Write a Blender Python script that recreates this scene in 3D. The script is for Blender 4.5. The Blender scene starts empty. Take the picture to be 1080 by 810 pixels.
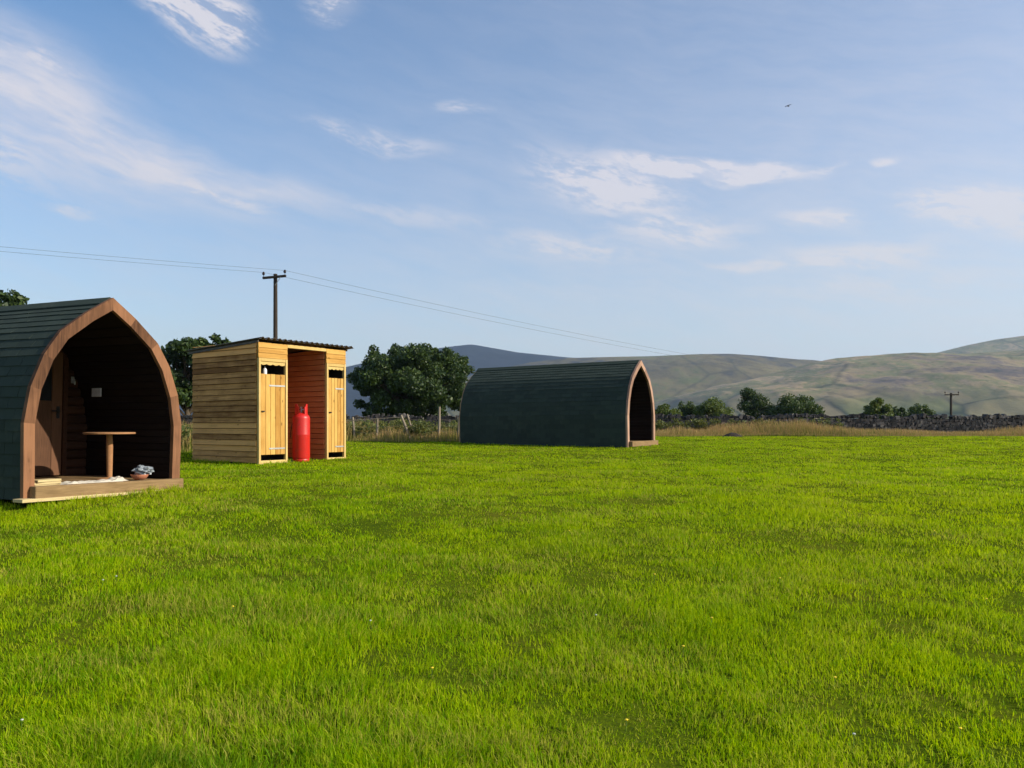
import bpy, math, random
import numpy as np
from mathutils import Vector, Matrix, noise as mn

R = math.radians
F, HY, EYE = 830.0, 447.0, 1.5          # focal length in photo pixels, horizon row, eye height
sc = bpy.context.scene
COL = sc.collection
rnd = random.Random(7)
rng = np.random.default_rng(11)

# ------------------------------------------------------------------ layout helpers
def at(px, py, Y):
    return Vector(((px - 540) / F * Y, Y, EYE + (HY - py) / F * Y))

_gk = [(-60, -1.9), (0, -1.5), (3.2, -1.42), (6, -1.215), (9, -1.025), (10.6, -.96), (14, -.908), (17, -.885),
       (20, -.79), (24, -.685), (28, -.622), (34, -.56), (39, -.55), (50, -1.1), (80, -4.4), (150, -10),
       (400, -22), (1000, -28), (9000, -30)]
_gx = np.array([k[0] for k in _gk], float); _gz = np.array([k[1] for k in _gk], float)
_d = np.diff(_gz) / np.diff(_gx)
_m = np.empty(len(_gx)); _m[0] = _d[0]; _m[-1] = _d[-1]
for i in range(1, len(_gx) - 1):
    _m[i] = 0 if _d[i-1] * _d[i] <= 0 else 2 * _d[i-1] * _d[i] / (_d[i-1] + _d[i])
def prof(y):
    y = np.clip(np.asarray(y, float), _gx[0], _gx[-1])
    i = np.clip(np.searchsorted(_gx, y) - 1, 0, len(_gx) - 2)
    h = _gx[i+1] - _gx[i]; t = (y - _gx[i]) / h
    return ((2*t**3-3*t**2+1)*_gz[i] + (t**3-2*t**2+t)*h*_m[i] + (-2*t**3+3*t**2)*_gz[i+1] + (t**3-t**2)*h*_m[i+1])
def G(x, y):
    x = np.asarray(x, float); y = np.asarray(y, float)
    near = np.exp(-((y - 5) / 9.0) ** 2)
    w = .012 * np.sin(x*1.7 + y*.9 + .5) + .010 * np.sin(x*.8 - y*1.9 + 2) + .006*np.sin(x*3.9 + y*4.3)
    return EYE + prof(y) + w * (.35 + .65*near) * (y < 60)
def g(x, y): return float(G(x, y))

# ------------------------------------------------------------------ object helpers
def tag(o, label=None, cat=None, group=None, kind=None):
    for k, v in (('label', label), ('category', cat), ('group', group), ('kind', kind)):
        if v: o[k] = v
    return o
def empty(name, loc, rz=0, ry=0, rx=0):
    o = bpy.data.objects.new(name, None); COL.objects.link(o)
    o.location = loc; o.rotation_euler = (rx, ry, rz); o.empty_display_size = .2
    return o
class MB:
    def __init__(s): s.v = []; s.f = []; s.m = []
    def poly(s, pts, faces, mi=0):
        b = len(s.v); s.v += [tuple(p) for p in pts]
        for f in faces: s.f.append(tuple(b + i for i in f)); s.m.append(mi)
    def box(s, x0, x1, y0, y1, z0, z1, M=None, mi=0):
        p = [Vector((x, y, z)) for z in (z0, z1) for (x, y) in ((x0, y0), (x1, y0), (x1, y1), (x0, y1))]
        if M is not None: p = [M @ q for q in p]
        s.poly(p, [(0,3,2,1), (4,5,6,7), (0,1,5,4), (1,2,6,5), (2,3,7,6), (3,0,4,7)], mi)
    def bbox(s, x0, x1, y0, y1, z0, z1, b=.006, M=None, mi=0):
        """box with chamfered edges"""
        bm = [(x0, x1, y0+b, y1-b, z0+b, z1-b), (x0+b, x1-b, y0, y1, z0+b, z1-b), (x0+b, x1-b, y0+b, y1-b, z0, z1)]
        P = {}
        pts = []
        def idx(p):
            if p not in P: P[p] = len(pts); pts.append(p)
            return P[p]
        X = (x0, x1); Yv = (y0, y1); Z = (z0, z1)
        def V(i, j, k, ax):
            sx = 1 if i == 0 else -1; sy = 1 if j == 0 else -1; sz = 1 if k == 0 else -1
            return idx((X[i] + (0 if ax == 0 else sx*b), Yv[j] + (0 if ax == 1 else sy*b), Z[k] + (0 if ax == 2 else sz*b)))
        fs = []
        for i in (0, 1):
            q = [V(i,0,0,0), V(i,1,0,0), V(i,1,1,0), V(i,0,1,0)]; fs.append(q if i else q[::-1])
            q = [V(0,i,0,1), V(0,i,1,1), V(1,i,1,1), V(1,i,0,1)]; fs.append(q if i else q[::-1])
            q = [V(0,0,i,2), V(1,0,i,2), V(1,1,i,2), V(0,1,i,2)]; fs.append(q if i else q[::-1])
        for a in (0, 1):
            for c in (0, 1):
                fs.append([V(a,c,0,0), V(a,c,1,0), V(a,c,1,1), V(a,c,0,1)])
                fs.append([V(a,0,c,0), V(a,1,c,0), V(a,1,c,2), V(a,0,c,2)])
                fs.append([V(0,a,c,1), V(1,a,c,1), V(1,a,c,2), V(0,a,c,2)])
                for e in (0, 1): fs.append([V(a,c,e,0), V(a,c,e,1), V(a,c,e,2)])
        if M is not None: pts = [M @ Vector(p) for p in pts]
        s.poly(pts, fs, mi)
    def tube(s, pts, rad, n=8, mi=0, cap=True):
        pts = [Vector(p) for p in pts]
        if not hasattr(rad, '__len__'): rad = [rad] * len(pts)
        rings = []; up = None
        for i, p in enumerate(pts):
            t = (pts[min(i+1, len(pts)-1)] - pts[max(i-1, 0)]).normalized()
            if up is None: up = t.orthogonal().normalized()
            up = (up - t * up.dot(t)).normalized(); sd = t.cross(up)
            rings.append([p + (up*math.cos(2*math.pi*k/n) + sd*math.sin(2*math.pi*k/n)) * rad[i] for k in range(n)])
        b = len(s.v)
        for r_ in rings: s.v += [tuple(q) for q in r_]
        for i in range(len(rings)-1):
            for k in range(n):
                k2 = (k+1) % n
                s.f.append((b+i*n+k, b+i*n+k2, b+(i+1)*n+k2, b+(i+1)*n+k)); s.m.append(mi)
        if cap:
            s.f.append(tuple(b+k for k in range(n))[::-1]); s.m.append(mi)
            e = b + (len(rings)-1)*n; s.f.append(tuple(e+k for k in range(n))); s.m.append(mi)
    def lathe(s, prof_, n=32, c=(0, 0, 0), mi=0):
        b = len(s.v)
        for (r_, z) in prof_:
            for k in range(n):
                a = 2*math.pi*k/n; s.v.append((c[0]+r_*math.cos(a), c[1]+r_*math.sin(a), c[2]+z))
        for i in range(len(prof_)-1):
            for k in range(n):
                k2 = (k+1) % n
                s.f.append((b+i*n+k, b+i*n+k2, b+(i+1)*n+k2, b+(i+1)*n+k)); s.m.append(mi)
        s.f.append(tuple(b+k for k in range(n))[::-1]); s.m.append(mi)
        e = b+(len(prof_)-1)*n; s.f.append(tuple(e+k for k in range(n))); s.m.append(mi)
    def build(s, name, mats, parent=None, smooth=False, fixn=True):
        me = bpy.data.meshes.new(name); me.from_pydata(s.v, [], s.f)
        if not isinstance(mats, (list, tuple)): mats = [mats]
        for m in mats: me.materials.append(m)
        me.polygons.foreach_set('material_index', s.m)
        if fixn:
            import bmesh
            bm = bmesh.new(); bm.from_mesh(me); bmesh.ops.recalc_face_normals(bm, faces=bm.faces); bm.to_mesh(me); bm.free()
        if smooth:
            me.polygons.foreach_set('use_smooth', [True]*len(me.polygons))
            try: me.set_sharp_from_angle(angle=R(40))
            except Exception: pass
        me.update()
        o = bpy.data.objects.new(name, me); COL.objects.link(o)
        if parent is not None: o.parent = parent
        return o
def np_mesh(name, verts, faces, mat, parent=None, smooth=False, attrs=None, poly_sizes=None):
    """verts (n,3); faces: flat loop index array, poly_sizes: per-polygon sizes"""
    me = bpy.data.meshes.new(name)
    me.vertices.add(len(verts)); me.vertices.foreach_set('co', np.ascontiguousarray(verts, dtype=np.float32).ravel())
    loops = np.ascontiguousarray(faces, dtype=np.int32).ravel()
    ps = np.asarray(poly_sizes, dtype=np.int32)
    me.loops.add(len(loops)); me.loops.foreach_set('vertex_index', loops)
    st = np.concatenate(([0], np.cumsum(ps)[:-1])).astype(np.int32)
    me.polygons.add(len(ps)); me.polygons.foreach_set('loop_start', st)
    if smooth: me.polygons.foreach_set('use_smooth', np.ones(len(ps), bool))
    me.materials.append(mat)
    me.update(calc_edges=True); me.validate()
    for k, a in (attrs or {}).items():
        at_ = me.attributes.new(k, 'FLOAT', 'POINT'); at_.data.foreach_set('value', np.asarray(a, np.float32))
    o = bpy.data.objects.new(name, me); COL.objects.link(o)
    if parent is not None: o.parent = parent
    return o
def copy_tree(o, parent=None):
    c = o.copy(); COL.objects.link(c); c.parent = parent
    for ch in [x for x in bpy.data.objects if x.parent == o]: copy_tree(ch, c)
    return c

# ------------------------------------------------------------------ materials
class NT:
    def __init__(s, name, world=False):
        if world:
            s.id = bpy.data.worlds.new(name)
        else: s.id = bpy.data.materials.new(name)
        s.id.use_nodes = True; s.t = s.id.node_tree; s.t.nodes.clear()
    def n(s, typ, ins=None, **kw):
        nd = s.t.nodes.new(typ)
        for k, v in kw.items(): setattr(nd, k, v)
        for k, v in (ins or {}).items():
            sock = nd.inputs[k]
            if isinstance(v, bpy.types.NodeSocket): s.t.links.new(v, sock)
            else: sock.default_value = v
        return nd
    def math(s, op, a, b=0.0, c=None, clamp=False):
        ins = {0: a, 1: b}
        if c is not None: ins[2] = c
        return s.n('ShaderNodeMath', ins, operation=op, use_clamp=clamp).outputs[0]
    def mix(s, fac, a, b, blend='MIX'):
        nd = s.n('ShaderNodeMix', data_type='RGBA', blend_type=blend)
        for k, v in ((0, fac), (6, a), (7, b)):
            if isinstance(v, bpy.types.NodeSocket): s.t.links.new(v, nd.inputs[k])
            else: nd.inputs[k].default_value = v if k == 0 else tuple(v) + ((1,) if len(v) == 3 else ())
        return nd.outputs[2]
    def ramp(s, fac, stops):
        nd = s.n('ShaderNodeValToRGB', {0: fac}); cr = nd.color_ramp
        while len(cr.elements) > 1: cr.elements.remove(cr.elements[-1])
        cr.elements[0].position = stops[0][0]; cr.elements[0].color = tuple(stops[0][1]) + (1,)
        for p, c in stops[1:]:
            e = cr.elements.new(p); e.color = tuple(c) + (1,)
        return nd.outputs[0]
    def mr(s, v, a, b, c=0.0, d=1.0, smooth=False):
        return s.n('ShaderNodeMapRange', {0: v, 1: a, 2: b, 3: c, 4: d}, interpolation_type='SMOOTHSTEP' if smooth else 'LINEAR').outputs[0]
    def noise(s, vec, scale, detail=4, rough=.55, dist=0.0):
        return s.n('ShaderNodeTexNoise', {'Vector': vec, 'Scale': scale, 'Detail': detail, 'Roughness': rough, 'Distortion': dist}).outputs[0]
    def mapping(s, vec, scale=(1,1,1), rot=(0,0,0), loc=(0,0,0), typ='POINT'):
        return s.n('ShaderNodeMapping', {'Vector': vec, 'Scale': scale, 'Rotation': rot, 'Location': loc}, vector_type=typ).outputs[0]
    def island(s): return s.n('ShaderNodeNewGeometry').outputs['Random Per Island']
    def pos(s): return s.n('ShaderNodeNewGeometry').outputs['Position']
    def obj(s): return s.n('ShaderNodeTexCoord').outputs['Object']
    def out(s, sh, disp=None, vol=None):
        o = s.n('ShaderNodeOutputMaterial')
        if sh is not None: s.t.links.new(sh, o.inputs[0])
        if vol is not None: s.t.links.new(vol, o.inputs[1])
        return s.id
    def pbr(s, col, rough=.7, bump=None, bdist=.01, bstr=.6, **kw):
        ins = {'Base Color': col if isinstance(col, bpy.types.NodeSocket) else tuple(col)+(1,), 'Roughness': rough}
        ins.update({k.replace('_', ' '): v for k, v in kw.items()})
        if bump is not None:
            ins['Normal'] = s.n('ShaderNodeBump', {'Height': bump, 'Distance': bdist, 'Strength': bstr}).outputs[0]
        return s.out(s.n('ShaderNodeBsdfPrincipled', ins).outputs[0])

def hue(c, k): return tuple(min(1, x*k) for x in c)
def wood(name, dark, light, axis=0, grain=60, rough=.75, island=.35, dirt=None, knots=.0, stretch=14, spec=.12):
    """sawn timber: grain runs along the local axis, each board a little different"""
    n = NT(name); co = n.obj(); isl = n.island()
    sh = n.n('ShaderNodeVectorMath', {0: co, 1: n.n('ShaderNodeCombineXYZ', {0: n.math('MULTIPLY', isl, 37.0), 1: n.math('MULTIPLY', isl, 17.0), 2: n.math('MULTIPLY', isl, 53.0)}).outputs[0]}, operation='ADD').outputs[0]
    sc_ = [1.0, 1.0, 1.0]; sc_[axis] = 1.0/stretch
    gr = n.noise(n.mapping(sh, scale=tuple(sc_)), grain, 5, .65, .6)
    big = n.noise(sh, 2.5, 3)
    f = n.math('ADD', n.math('MULTIPLY', gr, .75), n.math('MULTIPLY', big, .45))
    f = n.math('ADD', f, n.math('MULTIPLY', n.math('SUBTRACT', isl, .5), island))
    c = n.ramp(f, [(.3, dark), (.85, light)])
    if knots:
        vo = n.n('ShaderNodeTexVoronoi', {'Vector': n.mapping(sh, scale=tuple(.45 if i == axis else 1 for i in range(3))), 'Scale': 6.5}).outputs['Distance']
        k = n.mr(vo, .06, .15, 1, 0, True)
        c = n.mix(n.math('MULTIPLY', k, knots), c, hue(dark, .35))
    if dirt is not None:
        z = n.n('ShaderNodeSeparateXYZ', {0: co}).outputs[2]
        dn = n.math('MULTIPLY', n.mr(n.noise(co, 5, 5, .7), .45, .7), .5)
        c = n.mix(dn, c, dirt)
    return n.pbr(c, rough, gr, .003, .7, **{'Specular_IOR_Level': spec})
def plain(name, col, rough=.6, var=.15, scale=8, metallic=0.0, bump=.0):
    n = NT(name); no = n.noise(n.obj(), scale, 5, .6)
    c = n.mix(n.mr(no, .3, .7), hue(col, 1-var), hue(col, 1+var))
    return n.pbr(c, rough, no if bump else None, bump or .01, .6, Metallic=metallic)
def leafmat(name, stops, trans=.35, scale=.25, gloss=.5, tint=None):
    n = NT(name); p = n.pos()
    f = n.math('ADD', n.math('MULTIPLY', n.island(), .55), n.math('MULTIPLY', n.noise(p, scale, 3), .6))
    c = n.ramp(f, stops)
    d = n.n('ShaderNodeBsdfPrincipled', {'Base Color': c, 'Roughness': gloss, 'Specular IOR Level': .3}).outputs[0]
    tcol = n.mix(.5, c, hue(stops[-1][1], 1.2)) if tint is None else n.mix(.6, c, tint)
    t = n.n('ShaderNodeBsdfTranslucent', {'Color': tcol}).outputs[0]
    return n.out(n.n('ShaderNodeMixShader', {0: trans, 1: d, 2: t}).outputs[0])

M = {}
M['frame'] = wood('orange brown stained timber', (.060,.028,.015), (.25,.120,.062), axis=2, island=.5, knots=.3, grain=30)
M['trim_side'] = wood('pale sawn trim', (.2,.12,.065), (.46,.30,.18), axis=2)
M['trim_pale'] = wood('pale pinkish trim timber', (.18,.10,.07), (.44,.28,.20), axis=2)
M['sill'] = wood('weathered sill timber', (.10,.062,.026), (.30,.20,.10), axis=0, grain=45)
M['bearer'] = wood('fresh pale bearer timber', (.36,.27,.12), (.60,.49,.27), axis=0)
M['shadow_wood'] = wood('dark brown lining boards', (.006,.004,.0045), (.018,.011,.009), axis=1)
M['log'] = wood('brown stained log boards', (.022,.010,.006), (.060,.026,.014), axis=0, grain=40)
M['door_wood'] = wood('brown door timber', (.07,.035,.02), (.15,.075,.042), axis=2)
M['shed_side'] = wood('weathered larch boards', (.20,.085,.022), (.78,.40,.13), axis=1, grain=26, island=.55, knots=.5, stretch=22)
M['shed_front'] = wood('fresh yellow pine boards', (.34,.16,.03), (.60,.37,.105), axis=2, grain=26, island=.4, knots=.75)
M['shed_front_h'] = wood('fresh yellow pine cladding', (.30,.13,.02), (.56,.33,.09), axis=0, grain=26, island=.4, knots=.7)
M['shed_trim'] = wood('pale pine trim', (.44,.28,.085), (.64,.47,.19), axis=2)
M['alcove'] = wood('red brown painted boards', (.36,.12,.045), (.60,.23,.09), axis=1, grain=20, island=.25)
M['roof_sheet'] = plain('dark corrugated roofing', (.075,.058,.045), .7, .3, 6)
M['black_metal'] = plain('black metal', (.015,.015,.016), .4)
M['galv'] = plain('galvanised metal', (.45,.45,.44), .4, metallic=.7)
M['white_plastic'] = plain('white plastic', (.75,.75,.75), .45)
M['grey_notice'] = plain('pale grey enamel', (.55,.57,.62), .5)
M['table_wood'] = wood('light varnished table timber', (.22,.10,.045), (.42,.23,.11), axis=0)
M['cloth'] = plain('off white cotton', (.50,.46,.38), .9, .08, 20)
M['terracotta'] = plain('terracotta bowl', (.42,.16,.09), .7)
M['bag'] = plain('thin grey blue plastic', (.22,.25,.28), .45, .25, 18)
M['dark_void'] = plain('dark boards and gap shade', (.02,.014,.011), .8)
M['pole'] = wood('creosoted pole timber', (.018,.014,.011), (.05,.038,.03), axis=2, grain=20)
M['post'] = wood('silvered fence timber', (.13,.10,.07), (.34,.29,.22), axis=2, grain=30)
M['insul'] = plain('brown glazed porcelain', (.03,.015,.012), .25)
M['wire'] = plain('weathered conductor', (.10,.11,.12), .5, metallic=.5)
M['fwire'] = plain('rusty fence wire', (.22,.17,.13), .5, metallic=.5)
M['soil'] = plain('dark loose soil', (.022,.014,.009), .95, .5, 12, bump=.03)
M['bark'] = wood('grey brown bark', (.03,.022,.016), (.11,.085,.06), axis=2, grain=14, stretch=5)
M['yellow'] = plain('yellow petals', (.85,.62,.03), .6, .05)
M['whitepetal'] = plain('white petals', (.5,.52,.46), .6, .05)
M['stem'] = plain('green stem', (.06,.12,.02), .6)

n = NT('green mineral felt shingles')
isl = n.island(); no = n.noise(n.obj(), 220, 3, .7); nb = n.noise(n.obj(), 1.3, 4)
c = n.ramp(n.math('ADD', n.math('MULTIPLY', isl, .6), n.math('MULTIPLY', nb, .5)), [(.1, (.028,.040,.033)), (1.0, (.042,.058,.046))])
c = n.mix(n.math('MULTIPLY', n.mr(no, .5, .75), .35), c, (.09,.11,.10))
c = n.mix(n.mr(n.noise(n.obj(), 3.2, 6, .75), .55, .75, 0, .55), c, (.075,.085,.065))
c = n.mix(n.mr(isl, .86, .9, 0, .45), c, (.022,.03,.026))
M['shingle'] = n.pbr(c, .95, no, .002, .5, **{'Specular_IOR_Level': .08})

n = NT('red enamel steel')
no = n.noise(n.obj(), 14, 5, .7)
c = n.mix(n.mr(no, .56, .72), (.50,.012,.008), (.27,.03,.02))
no2 = n.noise(n.obj(), 55, 4, .75)
c = n.mix(n.mr(no2, .66, .70), c, (.30,.16,.12))
M['red'] = n.pbr(c, .42, n.noise(n.obj(), 40, 3), .002, .3)

n = NT('black window glass')
M['glass'] = n.pbr((.02,.022,.025), .06)

n = NT('dry stone')
isl = n.island(); p = n.pos(); no = n.noise(p, 9, 6, .7)
c = n.ramp(isl, [(0, (.045,.042,.045)), (.4, (.10,.088,.085)), (.75, (.16,.13,.115)), (1, (.25,.235,.21))])
c = n.mix(n.mr(no, .35, .7), hue((1,1,1), 1), (.45,.43,.42)); 
n2 = NT('dry stone walling')
isl = n2.island(); p = n2.pos(); no = n2.noise(p, 9, 6, .7)
c = n2.ramp(isl, [(0, (.012,.012,.015)), (.45, (.034,.029,.032)), (.85, (.068,.054,.05)), (1, (.15,.135,.125))])
c = n2.mix(n2.math('MULTIPLY', n2.mr(no, .35, .7), .6), c, (.03,.035,.03), 'MIX')
M['stone'] = n2.pbr(c, .95, no, .03, .8)

# lawn ground under the blades
n = NT('meadow soil and thatch'); p = n.pos()
a = n.noise(p, .55, 4); b = n.noise(p, 6, 5, .7); f = n.noise(p, 60, 3, .7)
c = n.ramp(n.math('ADD', n.math('MULTIPLY', a, .5), n.math('MULTIPLY', b, .5)), [(.3, (.05,.085,.004)), (.5, (.085,.125,.004)), (.7, (.13,.13,.012))])
c = n.mix(n.mr(f, .35, .7), hue((.5,.5,.5), .0), c) if False else c
c = n.mix(n.math('MULTIPLY', n.mr(f, .4, .7), .55), c, (.030,.032,.012))
Y_ = n.n('ShaderNodeSeparateXYZ', {0: p}).outputs[1]
fld = n.mr(n.noise(p, .004, 3), .4, .6)
farc = n.mix(fld, (.07,.10,.022), (.13,.125,.045))
c = n.mix(n.mr(Y_, 42, 60), c, farc)
M['ground'] = n.pbr(c, 1.0, b, .04, .6, **{'Specular_IOR_Level': 0.0})

n = NT('grass blades'); p = n.pos(); isl = n.island()
big = n.noise(p, .32, 3, .55); mid = n.noise(p, 1.7, 4, .6); pat = n.noise(n.mapping(p, scale=(.55,1.6,1)), 1.15, 5, .7)
f = n.math('ADD', n.math('MULTIPLY', isl, .42), n.math('ADD', n.math('MULTIPLY', mid, .45), n.math('MULTIPLY', big, .35)))
c = n.ramp(f, [(.27, (.055,.17,.002)), (.43, (.14,.32,.002)), (.58, (.27,.43,.001)), (.85, (.47,.55,.006))])
dk = n.noise(n.mapping(p, scale=(.6, 1.5, 1), loc=(7, 3, 0)), .9, 5, .7)
c = n.mix(n.mr(dk, .52, .66, 0, .7), c, n.mix(isl, (.045,.14,.008), (.13,.30,.006)))
spk = n.noise(p, 9.0, 2)
c = n.mix(n.mr(spk, .60, .74, 0, .55), c, (.62,.62,.05))
lowf = n.noise(p, .11, 3)
c = n.mix(n.mr(lowf, .45, .62, 0, .28), c, (.40,.42,.004))
straw = n.math('MULTIPLY', n.mr(n.math('ADD', pat, n.math('MULTIPLY', isl, .36)), .74, .90), .75)
c = n.mix(straw, c, (.42,.33,.09))
d = n.n('ShaderNodeBsdfPrincipled', {'Base Color': c, 'Roughness': .55, 'Specular IOR Level': .06}).outputs[0]
t = n.n('ShaderNodeBsdfTranslucent', {'Color': n.mix(.45, c, (.50,.62,.0))}).outputs[0]
M['grass'] = n.out(n.n('ShaderNodeMixShader', {0: .5, 1: d, 2: t}).outputs[0])

n = NT('tall seeding grass'); isl = n.island(); p = n.pos()
f = n.math('ADD', n.math('MULTIPLY', isl, .6), n.math('MULTIPLY', n.noise(p, .35, 3), .6))
tz = n.n('ShaderNodeAttribute', attribute_name='up').outputs['Fac']
c1 = n.ramp(f, [(.25, (.07,.12,.02)), (.5, (.16,.19,.035)), (.75, (.28,.24,.07))])
c2 = n.ramp(f, [(.25, (.15,.17,.035)), (.5, (.42,.32,.11)), (.8, (.48,.29,.15))])
c = n.mix(n.mr(tz, .25, .85), c1, c2)
d = n.n('ShaderNodeBsdfDiffuse', {'Color': c}).outputs[0]
t = n.n('ShaderNodeBsdfTranslucent', {'Color': c}).outputs[0]
M['tall'] = n.out(n.n('ShaderNodeMixShader', {0: .35, 1: d, 2: t}).outputs[0])

M['leaf_dark'] = leafmat('dark sycamore leaves', [(.2, (.014,.030,.010)), (.55, (.032,.060,.015)), (.9, (.07,.11,.022))], .25)
M['leaf_mid'] = leafmat('mid green leaves', [(.2, (.022,.045,.012)), (.55, (.05,.085,.02)), (.9, (.10,.14,.03))], .3)
M['leaf_light'] = leafmat('light green leaves', [(.2, (.035,.07,.012)), (.55, (.08,.12,.022)), (.9, (.15,.18,.035))], .35)
M['weed'] = leafmat('rank weeds', [(.2, (.03,.06,.012)), (.55, (.08,.11,.02)), (.9, (.20,.19,.05))], .35, 1.0)

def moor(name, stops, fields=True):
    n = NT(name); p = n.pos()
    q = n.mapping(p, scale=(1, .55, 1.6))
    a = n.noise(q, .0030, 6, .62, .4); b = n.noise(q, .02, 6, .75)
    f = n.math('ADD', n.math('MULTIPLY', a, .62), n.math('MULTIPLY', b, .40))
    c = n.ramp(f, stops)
    if fields:
        vo = n.n('ShaderNodeTexVoronoi', {'Vector': n.mapping(p, scale=(1, .8, 1), rot=(0,0,.35)), 'Scale': .0062, 'Randomness': .75})
        fc = n.ramp(n.n('ShaderNodeSeparateColor', {0: vo.outputs['Color']}).outputs[0], [(0, (.09,.115,.04)), (.45, (.15,.15,.065)), (.75, (.22,.18,.095)), (1, (.07,.085,.035))])
        ve = n.n('ShaderNodeTexVoronoi', {'Vector': n.mapping(p, scale=(1, .8, 1), rot=(0,0,.35)), 'Scale': .0062, 'Randomness': .75}, feature='DISTANCE_TO_EDGE').outputs['Distance']
        fc = n.mix(n.mr(ve, .0, .045, 1, 0), fc, (.03,.04,.02))
        big = n.n('ShaderNodeTexVoronoi', {'Vector': n.mapping(p, scale=(1, .5, 1), rot=(0,0,.5)), 'Scale': .0035, 'Randomness': .8}, feature='DISTANCE_TO_EDGE').outputs['Distance']
        c = n.mix(n.mr(big, 0, .022, .55, 0), c, (.03,.035,.02))
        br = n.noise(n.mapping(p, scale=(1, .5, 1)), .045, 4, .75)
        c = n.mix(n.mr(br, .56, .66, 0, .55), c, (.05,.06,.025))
        z = n.n('ShaderNodeSeparateXYZ', {0: p}).outputs[2]
        zz = n.math('ADD', z, n.math('MULTIPLY', n.noise(p, .004, 4), 60))
        c = n.mix(n.mr(zz, 45, 105, 1, 0, True), c, fc)
    return n.pbr(c, 1.0, b, 6, .35, **{'Specular_IOR_Level': .05})
M['moor'] = moor('grass moor with heather and cloud shade', [(.36, (.022,.028,.040)), (.44, (.045,.045,.045)), (.50, (.095,.08,.045)), (.57, (.15,.125,.06)), (.64, (.10,.115,.04)), (.74, (.20,.16,.10))])  # dark bluish stops paint cloud shadow into the heather patches
M['moor_near'] = moor('tan green fell with cloud shade', [(.36, (.045,.048,.055)), (.43, (.13,.105,.09)), (.49, (.25,.195,.11)), (.54, (.14,.15,.065)), (.59, (.32,.24,.14)), (.66, (.24,.20,.12))])  # brighter tan pasture; its darkest stop paints patches of cloud shadow
M['moor_far'] = moor('heather mountain tinted with haze blue', [(.38, (.008,.012,.022)), (.55, (.018,.023,.030)), (.7, (.038,.040,.042))], False)  # blue of distance haze is mixed into the heather colour

# ------------------------------------------------------------------ ground
def ground_sheet():
    ys = np.concatenate((np.arange(-60, 0, 6), np.arange(0, 42, .5), np.arange(42, 120, 4), np.geomspace(120, 7000, 30)))
    xs_ = np.concatenate((-np.geomspace(6000, 45, 22), np.arange(-44, 45, 1.0), np.geomspace(45, 6000, 22)))
    X, Y = np.meshgrid(xs_, ys); Z = G(X, Y)
    V = np.stack((X, Y, Z), -1).reshape(-1, 3); w = len(xs_); h = len(ys)
    i = (np.arange(h-1)[:, None]*w + np.arange(w-1)[None, :]).ravel()
    Fc = np.stack((i, i+1, i+w+1, i+w), -1)
    o = np_mesh('field', V, Fc, M['ground'], smooth=True, poly_sizes=np.full(len(Fc), 4))
    tag(o, kind='structure'); return o
ground_sheet()

def edge(x):                                            # where the mown grass meets the rough strip
    x = np.asarray(x, float)
    t = np.clip((x + 2.5) / 6.0, 0, 1); t = t*t*(3-2*t)
    u_ = np.clip((-x-6.2)/2.0, 0, 1)
    return 27.3 - 6.3*u_*u_*(3-2*u_) + 7.2*t + .35*np.sin(x*.7) + .2*np.sin(x*2.3+1)

POD1 = dict(c=(-5.41, 10.5), rz=R(65), L=4.9)
POD2 = dict(c=(3.92, 24.0), rz=R(60), L=5.85)
SHED = dict(c=(-5.49, 17.0), rz=R(54.5))
def local(P, x, y):
    c, s_ = math.cos(P['rz']), math.sin(P['rz']); dx = x-P['c'][0]; dy = y-P['c'][1]
    return dx*c+dy*s_, -dx*s_+dy*c
def near_base(x, y):
    m = np.full(len(x), 9.0)
    for P, (x0, x1, y0, y1) in ((POD1, (-1.15, 1.15, -.2, 4.9)), (POD2, (-1.15, 1.15, -.2, 5.85)), (SHED, (0, 2.5, -.02, 2.44))):
        u, v = local(P, x, y); m = np.minimum(m, np.hypot(np.maximum(np.maximum(x0-u, u-x1), 0), np.maximum(np.maximum(y0-v, v-y1), 0)))
    return m
def blocked(x, y):
    m = np.zeros(len(x), bool)
    for P, (x0, x1, y0, y1) in ((POD1, (-1.1, 1.15, -.02, 4.9)), (POD2, (-1.1, 1.15, -.02, 5.7)), (SHED, (0, 2.5, .02, 2.4))):
        u, v = local(P, x, y); m |= (u > x0) & (u < x1) & (v > y0) & (v < y1)
    return m

def vnoise(x, y, s, seed):
    """cheap smooth value noise for patchiness"""
    r_ = np.random.default_rng(seed); T = r_.random((64, 64))
    xf = x/s; yf = y/s; xi = np.floor(xf).astype(int); yi = np.floor(yf).astype(int)
    tx = xf-xi; ty = yf-yi; tx = tx*tx*(3-2*tx); ty = ty*ty*(3-2*ty)
    a = T[xi % 64, yi % 64]; b = T[(xi+1) % 64, yi % 64]; c_ = T[xi % 64, (yi+1) % 64]; d_ = T[(xi+1) % 64, (yi+1) % 64]
    return (a*(1-tx)+b*tx)*(1-ty) + (c_*(1-tx)+d_*tx)*ty

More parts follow.
